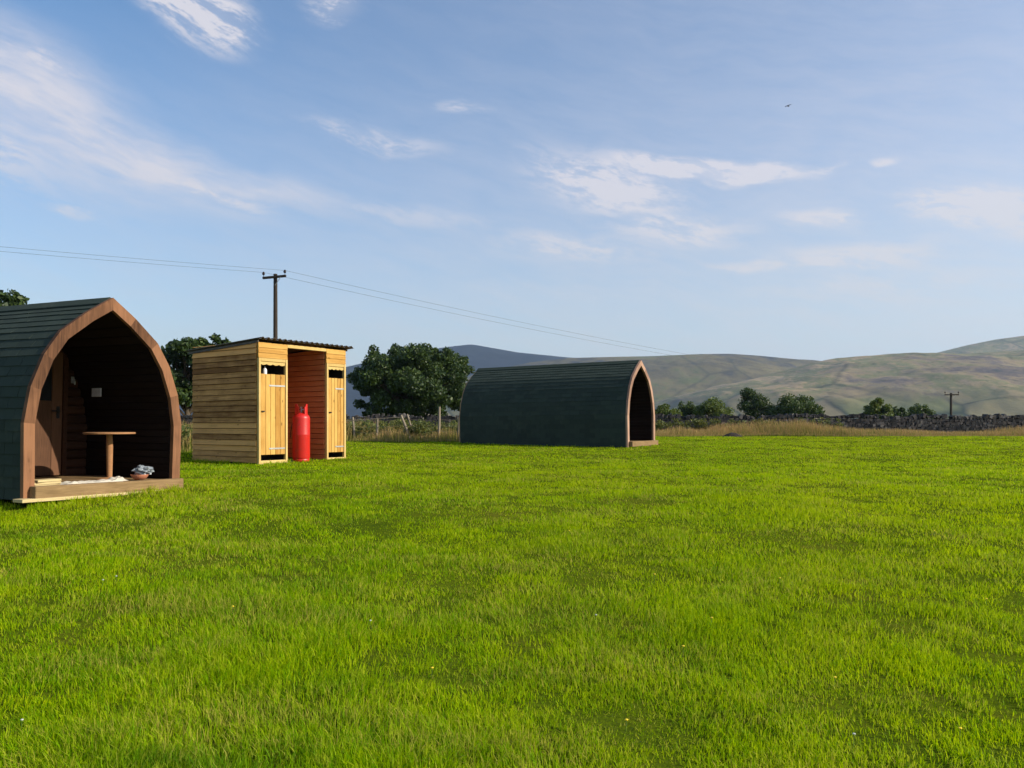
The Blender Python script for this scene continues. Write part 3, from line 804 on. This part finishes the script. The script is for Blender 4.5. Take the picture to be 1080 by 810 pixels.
P0 = [Vector((-69, 2.5, EYE+8.6)), Vector((-68.3, 1.6, EYE+8.6))]
for k in range(2):
    for (a_, b_, sag, nm) in ((A[k], P0[k], .8, 'left'), (A[k], B[k], .85, 'right')):
        f = MB(); pts = []
        for i in range(41):
            s_ = i/40; q = a_.lerp(b_, s_); q.z -= 4*sag*s_*(1-s_); pts.append(q)
        f.tube(pts, .0065 if nm == 'left' else .007, 5)
        o = f.build('power_line', M['wire'])
        tag(o, ['outer overhead wire', 'inner overhead wire'][k] + (' running left from the tall pole' if nm == 'left' else ' running right from the tall pole to the distant one'), 'wire', 'overhead wires')

# ------------------------------------------------------------------ wire fence
ft = empty('wire_fence', (-3.9, 29, g(-3.9, 29))); tag(ft, 'old wire fence with leaning posts between the shed and the far pod', 'fence')
def fpost(px0, py0, px1, py1, Y, r_=.045):
    a_ = at(px1, py1, Y); a_.z = g(a_.x, a_.y)-.1; b_ = at(px0, py0, Y)
    f = MB(); o_ = Vector(ft.location); f.tube([a_-o_, (a_+b_)/2-o_+Vector((.01, 0, 0)), b_-o_], [r_, r_*.95, r_*.85], 8); f.build('post', M['post'], ft)
    return b_
tp = [fpost(*q) for q in ((372, 440, 374, 464, 29.5), (398, 441, 397, 463, 29.3), (423, 438, 434, 464, 29, .05), (429.5, 437, 438, 463, 29.4, .04), (463.5, 429, 462.5, 463, 29, .05), (484, 440, 483, 463, 29), (506, 441, 506, 463, 29))]
for dz in (.08, .3, .52):
    f = MB(); pts = []
    for a_, b_ in zip(tp, tp[1:]):
        for i in range(6):
            s_ = i/6; q = a_.lerp(b_, s_); q.z = min(q.z, EYE+.27); q.z -= dz+.05*math.sin(math.pi*s_)+.02*rnd.random(); pts.append(q-Vector(ft.location))
    f.tube(pts, .007, 4); f.build('wire', M['fwire'], ft)
f = MB(); a_ = at(362, 444, 29.2)-Vector(ft.location); b_ = at(424, 440, 29.1)-Vector(ft.location); f.tube([a_, b_], .014, 6); f.build('rail', M['post'], ft)

# ------------------------------------------------------------------ dry stone wall
def wall():
    f = MB(); x = -30.0; Yw = 38.9
    r_ = random.Random(3)
    def stone(cx_, cy_, cz_, sx, sy, sz, rz):
        pts = []
        for k, (i, j, l) in enumerate([(a, b, c) for c in (-1, 1) for (a, b) in ((-1, -1), (1, -1), (1, 1), (-1, 1))]):
            p = Vector((i*sx*r_.uniform(.72, 1.05), j*sy*r_.uniform(.75, 1.05), l*sz*r_.uniform(.72, 1.08)))
            q = Matrix.Rotation(rz, 3, 'Y') @ p; pts.append((cx_+q.x, cy_+q.y, cz_+q.z))
        f.poly(pts, [(0,3,2,1), (4,5,6,7), (0,1,5,4), (1,2,6,5), (2,3,7,6), (3,0,4,7)])
    for row in range(6):
        x = -30.0
        while x < 31:
            w = r_.uniform(.08, .27); h = r_.uniform(.12, .17)
            gz = g(x, Yw); thick = .30-.02*row
            step = .02*math.sin(x*.5)+.03*math.sin(x*1.9)
            stone(x+w/2, Yw-thick+.12, gz+.05+row*.132+r_.uniform(-.03, .03)+step*row/8, w/2, .15, h/2, r_.uniform(-.35, .35))
            x += w*.93
    x = -30.0
    while x < 31:                                       # cope stones on edge
        w = r_.uniform(.07, .24); h = r_.uniform(.045, .13)
        gz = g(x, Yw); step = .02*math.sin(x*.5)+.03*math.sin(x*1.9)
        if r_.random() > .05: stone(x+w/2, Yw-.02, gz+.84+h*.6+step+.03*math.sin(x*.9+1)*r_.random(), w/2, .2, h, r_.uniform(-.5, .5))
        x += w+r_.uniform(-.02, .03)
    # hearting: a rough core so no light shows through
    K = 120
    for k in range(K):
        xa = -30+61*k/K; xb = xa+61/K; za = g(xa, Yw)
        f.box(xa, xb-.001, Yw-.15, Yw+.25, za, za+.80)
    o = f.build('dry_stone_wall', M['stone'])
    tag(o, 'long grey dry stone wall along the far edge of the field', 'wall')
wall()

# ------------------------------------------------------------------ molehill, flowers
mx = at(773, 461, 34); mb = MB(); pts = []
n1, m1 = 40, 14
for j in range(m1+1):
    for i in range(n1):
        an = 2*math.pi*i/n1; rr = j/m1; X_ = rr*.42*math.cos(an); Y_m = rr*.32*math.sin(an)
        nz = mn.noise(Vector((X_*7, Y_m*7, 1)))*.05 + mn.noise(Vector((X_*19, Y_m*19, 3)))*.03
        pts.append((X_, Y_m, max(0, .17*(1-rr**1.8)+nz*(1-rr*.5)) - .01))
mb.poly(pts, [(j*n1+i, j*n1+(i+1) % n1, (j+1)*n1+(i+1) % n1, (j+1)*n1+i) for j in range(m1) for i in range(n1)])
o = mb.build('molehill', M['soil']); o.location = (mx.x, mx.y, g(mx.x, mx.y)+.015); tag(o, 'low dark molehill of bare soil near the stone wall', 'molehill')

def flower(px, py, col, k):
    lo, hi = 2.6, 30.0
    for _ in range(40):
        m_ = (lo+hi)/2
        if HY - (g((px-540)/F*m_, m_)+.06-EYE)/m_*F > py: lo = m_
        else: hi = m_
    Y = lo; x = (px-540)/F*Y
    t = empty('wildflower', (x, Y, g(x, Y)))
    s_ = .0085 if col == 'yellow' else .007
    f = MB(); f.tube([(0, 0, 0), (.004, .002, .06)], .0012, 5); f.build('stem', M['stem'], t)
    f = MB(); f.lathe([(.0015, .058), (s_*.8, .061), (s_, .065), (s_*.5, .067)], 9, (.004, .002, 0)); f.build('flower_head', M['yellow'] if col == 'yellow' else M['whitepetal'], t)
    tag(t, 'tiny yellow flower among the grass blades' if col == 'yellow' else 'tiny white flower among the grass blades', 'flower', 'small yellow flowers in the grass' if col == 'yellow' else 'small white flowers in the grass')
for k, (px, py) in enumerate([(720, 682), (1012, 769), (822, 610), (690, 606), (750, 652), (985, 560), (1040, 632), (600, 560), (455, 705), (880, 715), (245, 640), (660, 760)]): flower(px, py, 'yellow', k)
for k, (px, py) in enumerate([(22, 760), (122, 608), (628, 649), (108, 612), (900, 775), (390, 655)]): flower(px, py, 'white', k)

# ------------------------------------------------------------------ bird
bp = at(831, 112, 70)
t = empty('bird', bp, R(35)); tag(t, 'tiny dark bird gliding high in the sky above the hills', 'bird')
f = MB(); f.tube([(-.17, 0, 0), (-.13, 0, .01), (-.05, 0, .02), (.06, 0, .01), (.13, 0, 0), (.22, 0, 0)], [.008, .03, .048, .045, .02, .008], 10); f.build('body', M['pole'], t, smooth=True)
for s_ in (1, -1):
    f = MB(); pr_ = [(-.06, 0, .02), (.06, 0, .02), (-.05, .16*s_, .07), (.06, .16*s_, .07), (.02, .34*s_, .05), (.07, .33*s_, .05)]
    pts = pr_ + [(a_, b_, c_+.008) for a_, b_, c_ in pr_]
    f.poly(pts, [(0,1,3,2), (2,3,5,4), (6,8,9,7), (8,10,11,9), (0,6,7,1), (1,7,9,3), (3,9,11,5), (5,11,10,4), (4,10,8,2), (2,8,6,0)]); f.build('wing', M['pole'], t)

# ------------------------------------------------------------------ trees
def leaves(name, C, S, N, size, mat, parent, r_):
    """N leaf sprays scattered in lumpy clumps (centres C, radii S)"""
    C = np.array(C); S = np.array(S); wts = S**2; idx = r_.choice(len(C), N, p=wts/wts.sum())
    d = r_.normal(0, 1, (N, 3)); d /= np.linalg.norm(d, axis=1)[:, None]
    rad = r_.random(N)**.45
    P = C[idx] + d*(S[idx]*rad)[:, None]*np.array([1.05, 1.05, .8])
    a = r_.normal(0, 1, (N, 3)) + d*.6; a /= np.linalg.norm(a, axis=1)[:, None]
    b_ = np.cross(a, r_.normal(0, 1, (N, 3))); b_ /= np.linalg.norm(b_, axis=1)[:, None]
    c_ = np.cross(a, b_)
    sz = size*r_.uniform(.55, 1.25, N)[:, None]
    V = np.empty((N, 5, 3)); V[:, 0] = P-b_*sz; V[:, 1] = P+c_*sz*.55-b_*sz*.1; V[:, 2] = P+b_*sz*.9+c_*sz*.2
    V[:, 3] = P+b_*sz*.5-c_*sz*.5; V[:, 4] = P-c_*sz*.5-b_*sz*.4
    V += (a*sz*.15)[:, None, :]*np.array([0, 1, 0, 1, 0])[None, :, None]
    Fc = (np.arange(N)*5)[:, None] + np.arange(5)[None, :]
    return np_mesh(name, V.reshape(-1, 3), Fc, mat, parent, poly_sizes=np.full(N, 5))
def tree(name, label, base, H, W, trunk, mat, seed, N=9000, leaf=.2, nclump=46, cat='tree', group=None, shape='round', D=None, tr=.22, gap=0.0, zoff=0):
    r_ = np.random.default_rng(seed); D = D or W*.9
    t = empty(name, base); tag(t, label, cat, group)
    C, S = [], []; cz = (trunk+H)/2; rz_ = (H-trunk)/2
    for k in range(nclump):
        for _ in range(30):
            d = r_.uniform(-1, 1, 3)
            rr = np.linalg.norm(d)
            if .35+gap*.3 < rr < 1: break
        x, y, z = d
        if shape == 'flat': z = z*.9 + .1; 
        sz = min(W, (H-trunk))*r_.uniform(.11, .21)*(1-.15*rr)
        wz = 1.0
        if shape == 'dome': wz = math.sqrt(max(.05, 1-max(0, z)**2)) ; 
        C.append((x*(W/2-sz*.8), y*(D/2-sz*.8), cz + z*(rz_-sz*.7))); S.append(sz)
    f = MB()
    lx = r_.normal(0, W*.02, 2)
    f.tube([(0, 0, -.3), (lx[0], lx[1], trunk*.6), (lx[0]*1.5, lx[1], cz)], [tr*1.25, tr*.9, tr*.45], 10)
    f.build('trunk', M['bark'], t, smooth=True)
    f = MB()
    for k in range(0, nclump, 2):
        c_ = Vector(C[k]); st = Vector((lx[0], lx[1], trunk*.55+(cz-trunk*.55)*min(1, max(0, (c_.z-trunk)/(H-trunk)))*r_.uniform(.3, 1)))
        mid = st.lerp(c_, .5)+Vector(r_.normal(0, W*.03, 3)); f.tube([st, mid, c_], [tr*.4, tr*.22, tr*.07], 5, cap=False)
    f.build('limbs', M['bark'], t)
    leaves('crown', C, S, N, leaf, mat, t, r_)
    return t
def gbase(px, Y):
    x = (px-540)/F*Y; return (x, Y, g(x, Y))
def hgt(py, Y, px): return EYE+(HY-py)/F*Y - gbase(px, Y)[2]
# big dark sycamore between the shed and the far pod: clumps laid out to follow its broad lopsided dome
def big_tree():
    Y = 62; b_ = gbase(437, Y); t = empty('sycamore_tree', b_); tag(t, 'big dark dome-shaped tree between the shed and the far pod', 'tree')
    r_ = np.random.default_rng(5); C, S = [], []; mpx = Y/F
    out = [(370, 398), (382, 386), (390, 371), (412, 365), (437, 362), (458, 364), (478, 370), (492, 378), (500, 390), (498, 410), (492, 430), (470, 440), (440, 444), (410, 442), (385, 440), (376, 430), (382, 415), (374, 405)]
    import itertools
    cx_, cy_ = 437, 406
    for k in range(190):
        i = r_.integers(len(out)); a_ = out[i]; b2 = out[(i+1) % len(out)]; s_ = r_.random(); e = (a_[0]+(b2[0]-a_[0])*s_, a_[1]+(b2[1]-a_[1])*s_)
        q = r_.random()**.5*.90; px = cx_+(e[0]-cx_)*q; py = cy_+(e[1]-cy_)*q
        sz = r_.uniform(.55, 1.0)*(1.3-.6*q); dep = r_.uniform(-1, 1)*4.2*math.sqrt(max(0, 1-q*q*.9))
        p = at(px, py, Y); C.append((p.x-b_[0], dep, p.z-b_[2])); S.append(sz)
    for e in out:                                       # edge sprigs
        for _ in range(3):
            px = cx_+(e[0]-cx_)*r_.uniform(.86, .95)+r_.normal(0, 2); py = cy_+(e[1]-cy_)*r_.uniform(.86, .95)+r_.normal(0, 1.8)
            p = at(px, py, Y); C.append((p.x-b_[0], r_.uniform(-1, 1), p.z-b_[2])); S.append(r_.uniform(.25, .5))
    f = MB(); f.tube([(0, 0, -.3), (.1, 0, 2), (.2, 0, 4.2)], [.48, .36, .2], 12); f.tube([(.9, .3, -.3), (1.1, .3, 2), (1.6, .3, 4)], [.3, .22, .12], 10); f.build('trunk', M['bark'], t, smooth=True)
    f = MB()
    for k in range(0, 150, 3):
        c_ = Vector(C[k]); st = Vector((.1, 0, r_.uniform(1.6, 4))); f.tube([st, st.lerp(c_, .5)+Vector((0, 0, .3)), c_], [.13, .08, .03], 5, cap=False)
    f.build('limbs', M['bark'], t)
    leaves('crown', C, S, 62000, .13, M['leaf_dark'], t, r_)
big_tree()
Y = 46
tree('broadleaf_tree', 'open crowned dark green tree behind the left end of the shed', gbase(196, Y), hgt(352, Y, 196), 5.6, 1.2, M['leaf_dark'], 21, 9500, .15, 60, gap=.6, group='trees behind the pods and the shed', tr=.2)
tree('broadleaf_tree', 'narrow tree with a ragged top above the shed roof edge', gbase(222, Y+2), hgt(348, Y+2, 222), 3.0, 3.4, M['leaf_dark'], 22, 2600, .14, 26, gap=.8, group='trees behind the pods and the shed', tr=.16)
tree('broadleaf_tree', 'tall dark tree rising behind the roof ridge of the near pod', gbase(2, 30), hgt(301, 30, 2), 3.4, 1.6, M['leaf_dark'], 23, 9000, .11, 60, group='trees behind the pods and the shed', tr=.2)
tree('broadleaf_tree', 'low dark tree seen past the near pod arch', gbase(160, 44), hgt(372, 44, 160), 4.2, 1.0, M['leaf_mid'], 24, 5000, .15, 40, group='trees behind the pods and the shed', tr=.17)
HG = 'trees and bushes beyond the stone wall'
for (px, py, wpx, Y, mt, lab, sd, N) in [
    (703, 425, 34, 70, 'leaf_light', 'light green bush just right of the far pod', 31, 2600),
    (727, 420, 30, 74, 'leaf_mid', 'first bush of the pair left of the tallest hedge tree', 32, 2600),
    (752, 417, 42, 72, 'leaf_light', 'broad round bush left of the tallest hedge tree', 33, 4000),
    (795, 405, 42, 76, 'leaf_dark', 'tallest round dark tree of the hedge beyond the wall', 34, 5000),
    (838, 413, 56, 74, 'leaf_mid', 'broad low dark tree right of the tallest hedge tree', 35, 6000),
    (925, 415, 30, 68, 'leaf_light', 'isolated small light green tree beyond the wall', 36, 4000),
    (948, 426, 20, 80, 'leaf_dark', 'small dark bush right of the isolated light tree', 37, 1600),
    (970, 424, 34, 82, 'leaf_mid', 'low spreading bush left of the distant power pole', 38, 2400)]:
    b_ = gbase(px, Y); H = hgt(py, Y, px); vis = (440-py)/F*Y
    tree('hedge_tree', lab, b_, H, wpx*Y/F*1.08, max(.4, H-1.9*vis), M[mt], sd, int(N*2.6), .10, 60, group=HG, tr=.14, cat='tree' if 'tree' in lab.split('hedge')[0] or 'tree beyond' in lab else 'bush')

# weeds standing in the rough strip left of the far pod
def weeds():
    r_ = np.random.default_rng(77); C, S = [], []
    for k in range(420):
        x = r_.uniform(-16, -.6); e = float(edge(x)); y = e+r_.uniform(1.8, 8.0); C.append((x, y, g(x, y)+r_.uniform(.1, .62))); S.append(r_.uniform(.15, .35))
    for k in range(200):
        x = r_.uniform(4.5, 16); y = 38.0+r_.uniform(-.7, .3); C.append((x, y, g(x, y)+r_.uniform(.15, .75))); S.append(r_.uniform(.1, .25))
    o = leaves('weeds', C, S, 36000, .055, M['weed'], None, r_)
    tag(o, 'rank green weeds growing under the fence and along the wall foot', 'weeds', kind='stuff')
weeds()

# ------------------------------------------------------------------ hills
def ridge(name, knots, Yr, Yf, mat, amp, seed, back=900, label=None):
    kx = np.array([k[0] for k in knots], float); ky = np.array([k[1] for k in knots], float)
    px = np.linspace(kx[0], kx[-1], 420); py = np.interp(px, kx, ky)
    ker = np.hanning(9); ker /= ker.sum(); py = np.convolve(np.pad(py, 4, 'edge'), ker, 'valid')
    T = np.linspace(0, 1, 130)
    V = []; base = EYE-32
    for j, t_ in enumerate(T):
        if t_ < .8: s_ = t_/.8; Y = Yf+(Yr-Yf)*s_; hgt_ = (1-math.cos(math.pi*s_**.85))/2*.55+.45*s_**1.2
        else: s_ = (t_-.8)/.2; Y = Yr+back*s_; hgt_ = 1-.75*s_*s_
        for i in range(len(px)):
            top = EYE+(HY-py[i])/F*Yr
            X = (px[i]-540)/F*(Yr*.5+Y*.5)
            q = Vector((X/420+seed, Y/420, seed*1.7))
            nz = mn.fractal(q, 1.0, 2.1, 6)*amp + (1-abs(mn.noise(q*1.7)))*amp*.5 - amp*.4
            lo = min(1, 3.5*(1-abs(2*min(t_/.8, 1)-1)))
            V.append((X, Y, base+max(0, top-base)*hgt_+nz*lo*.9 if t_ <= .8 else base+(top-base)*hgt_))
    w = len(px); i = (np.arange(len(T)-1)[:, None]*w+np.arange(w-1)[None, :]).ravel()
    Fc = np.stack((i, i+1, i+w+1, i+w), -1)
    o = np_mesh(name, np.array(V), Fc, mat, smooth=True, poly_sizes=np.full(len(Fc), 4)); tag(o, kind='structure'); return o
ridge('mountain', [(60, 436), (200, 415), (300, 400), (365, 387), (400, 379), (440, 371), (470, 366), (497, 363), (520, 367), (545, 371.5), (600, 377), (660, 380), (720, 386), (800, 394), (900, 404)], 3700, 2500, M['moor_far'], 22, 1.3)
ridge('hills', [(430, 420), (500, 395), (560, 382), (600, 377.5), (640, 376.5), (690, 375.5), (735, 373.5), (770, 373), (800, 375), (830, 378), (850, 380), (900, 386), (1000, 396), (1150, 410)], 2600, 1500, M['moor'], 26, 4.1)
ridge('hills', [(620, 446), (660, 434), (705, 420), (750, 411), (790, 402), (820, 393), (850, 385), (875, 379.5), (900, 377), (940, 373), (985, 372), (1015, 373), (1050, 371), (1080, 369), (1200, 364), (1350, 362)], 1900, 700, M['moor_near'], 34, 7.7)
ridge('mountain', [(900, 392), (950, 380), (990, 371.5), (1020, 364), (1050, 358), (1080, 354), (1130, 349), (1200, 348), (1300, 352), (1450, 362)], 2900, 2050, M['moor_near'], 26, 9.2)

# ------------------------------------------------------------------ haze
n = NT('pale air')
v = n.n('ShaderNodeVolumePrincipled', {'Color': (.52, .72, 1.0, 1), 'Density': 1.0e-4, 'Anisotropy': .25}).outputs[0]
hz = n.out(None, vol=v)
f = MB(); f.box(-7200, 7200, -300, 7300, EYE-36, 620)
o = f.build('haze', hz); tag(o, 'thin pale summer haze between the field and the hills', 'haze', kind='stuff')

# ------------------------------------------------------------------ sun and sky
SUN_EL, SUN_TH = 27.0, -12.0                            # elevation; direction angle from +X towards +Y
th = R(SUN_TH); el = R(SUN_EL)
sd = Vector((math.cos(th)*math.cos(el), math.sin(th)*math.cos(el), math.sin(el)))
L = bpy.data.lights.new('sun', 'SUN'); L.energy = 4.9; L.angle = R(.53); L.color = (1, .90, .74)
lo = bpy.data.objects.new('sun', L); COL.objects.link(lo); lo.rotation_euler = sd.to_track_quat('Z', 'Y').to_euler(); lo.location = (30, -5, 30)

n = NT('World', world=True); sc.world = n.id
sky = n.n('ShaderNodeTexSky', sky_type='NISHITA', sun_disc=False, sun_elevation=el, sun_rotation=R(90)-th, air_density=1.0, dust_density=.6, ozone_density=1.6, altitude=60)
d = n.n('ShaderNodeTexCoord').outputs['Generated']
xyz = n.n('ShaderNodeSeparateXYZ', {0: d}).outputs
az = n.math('ARCTAN2', xyz[0], xyz[1]); el_ = n.math('ARCSINE', xyz[2])
ae = n.n('ShaderNodeCombineXYZ', {0: az, 1: el_, 2: 0.0}).outputs[0]
# wispy texture: stretched along the wind, domain-warped
wr = n.n('ShaderNodeTexNoise', {'Vector': ae, 'Scale': 7.0, 'Detail': 3}).outputs['Color']
wv = n.n('ShaderNodeVectorMath', {0: wr, 1: (.5, .5, .5)}, operation='SUBTRACT').outputs[0]
wv = n.n('ShaderNodeVectorMath', {0: wv, 3: .045}, operation='SCALE').outputs[0]
aw = n.n('ShaderNodeVectorMath', {0: ae, 1: wv}, operation='ADD').outputs[0]
st = n.mapping(n.mapping(aw, rot=(0, 0, R(13))), scale=(1, 5.0, 1))
n1 = n.noise(st, 9, 8, .66); n2_ = n.noise(n.mapping(n.mapping(aw, rot=(0, 0, R(10))), scale=(1, 2.6, 1)), 30, 8, .72)
tex = n.math('ADD', n.math('MULTIPLY', n1, .55), n.math('MULTIPLY', n2_, .45))
wisp = n.mr(tex, .43, .58, 0, 1, True)
def ae_of(px, py):
    x = (px-540)/F; z = (HY-py)/F; return math.atan(x), math.atan(z/math.sqrt(1+x*x))
tot = None; soft = None
CL = [(15, 98, 165, 58, 24, 1.0), (135, 160, 150, 36, 17, .95), (250, 192, 130, 17, 7, .8), (210, 200, 90, 14, 12, .6), (15, 50, 80, 16, 15, .5), (70, 218, 34, 6, 0, .4),
      (208, 10, 62, 30, 6, .9), (355, 4, 32, 14, 0, .6), (395, 145, 75, 12, 8, .42), (488, 113, 32, 9, 8, .4), (420, 225, 120, 12, 4, .25),
      (745, 176, 110, 14, 9, 1.6), (640, 195, 100, 36, 14, .85), (715, 240, 85, 24, 6, .7), (605, 260, 95, 17, 6, .55), (800, 280, 70, 7, 3, .6),
      (905, 275, 85, 17, 2, .8), (868, 232, 44, 11, 4, .7), (870, 181, 26, 5, 0, .6), (932, 177, 16, 5, 0, .6), (1050, 222, 90, 24, 9, 1.5), (1150, 240, 90, 24, 9, 1),
      (950, 305, 140, 18, 3, .35), (-120, 90, 150, 50, 18, .7)]
for (px, py, rx, ry, an, stg) in CL:
    a_, e_ = ae_of(px, py)
    m_ = n.mapping(aw, loc=(a_, e_, 0), rot=(0, 0, -R(an)), scale=(rx/F, ry/F*.95, 1) if px > 450 else (rx/F*1.05, ry/F*1.1, 1), typ='TEXTURE')
    ln = n.n('ShaderNodeVectorMath', {0: m_}, operation='LENGTH').outputs['Value']
    v = n.mr(ln, 1.2, .2, 0, stg, True)
    if px < 300 and py > 30 and stg > .7: soft = v if soft is None else n.math('MAXIMUM', soft, v)
    else: tot = v if tot is None else n.math('MAXIMUM', tot, v)
cl = n.math('MULTIPLY', n.math('ADD', n.math('MULTIPLY', wisp, .90), .20), n.math('MULTIPLY', tot, 1.7), clamp=True)
cs = n.math('MULTIPLY', n.math('ADD', n.math('MULTIPLY', n.mr(n.math('ADD', n.math('MULTIPLY', n1, .8), n.math('MULTIPLY', n2_, .2)), .34, .64, 0, 1, True), .55), .42), n.math('MULTIPLY', soft, 1.1), clamp=True)
cl = n.math('MAXIMUM', cl, cs)
# general thin veil, thicker low down
veil = n.math('MULTIPLY', n.mr(n1, .2, .75, .55, 1.0), n.math('ADD', n.mr(el_, .0, .45, .86, .20), n.mr(az, -.5, .62, -.14, .30)))
fac = n.math('SUBTRACT', 1.0, n.math('MULTIPLY', n.math('SUBTRACT', 1.0, cl), n.math('SUBTRACT', 1.0, veil)))
skys = n.n('ShaderNodeHueSaturation', {'Saturation': 1.25, 'Color': sky.outputs[0]}).outputs[0]
skyc = n.mix(n.math('MULTIPLY', fac, .93), skys, n.mix(n.mr(el_, .02, .30), (4.35, 4.25, 4.1), (4.4, 4.25, 4.55)))
bg = n.n('ShaderNodeBackground', {'Color': skyc, 'Strength': .125})
wo = n.n('ShaderNodeOutputWorld'); n.t.links.new(bg.outputs[0], wo.inputs[0])

# ------------------------------------------------------------------ camera and render
cam = bpy.data.cameras.new('camera'); co = bpy.data.objects.new('camera', cam); COL.objects.link(co)
co.location = (0, 0, EYE); co.rotation_euler = (R(90), 0, 0)
cam.sensor_width = 36; cam.lens = F/1080*36; cam.shift_y = (HY-405)/1080
cam.clip_start = .05; cam.clip_end = 30000
sc.camera = co
sc.render.engine = 'CYCLES'
sc.cycles.use_denoising = True
try: sc.cycles.denoiser = 'OPENIMAGEDENOISE'
except Exception: pass
sc.cycles.max_bounces = 6; sc.cycles.diffuse_bounces = 3; sc.cycles.glossy_bounces = 2; sc.cycles.transmission_bounces = 3; sc.cycles.volume_bounces = 0
sc.cycles.use_adaptive_sampling = True; sc.cycles.adaptive_threshold = .02
sc.view_settings.view_transform = 'Standard'; sc.view_settings.look = 'None'; sc.view_settings.gamma = 1
sc.view_settings.exposure = 0.5
sc.render.resolution_x = 1024; sc.render.resolution_y = 768
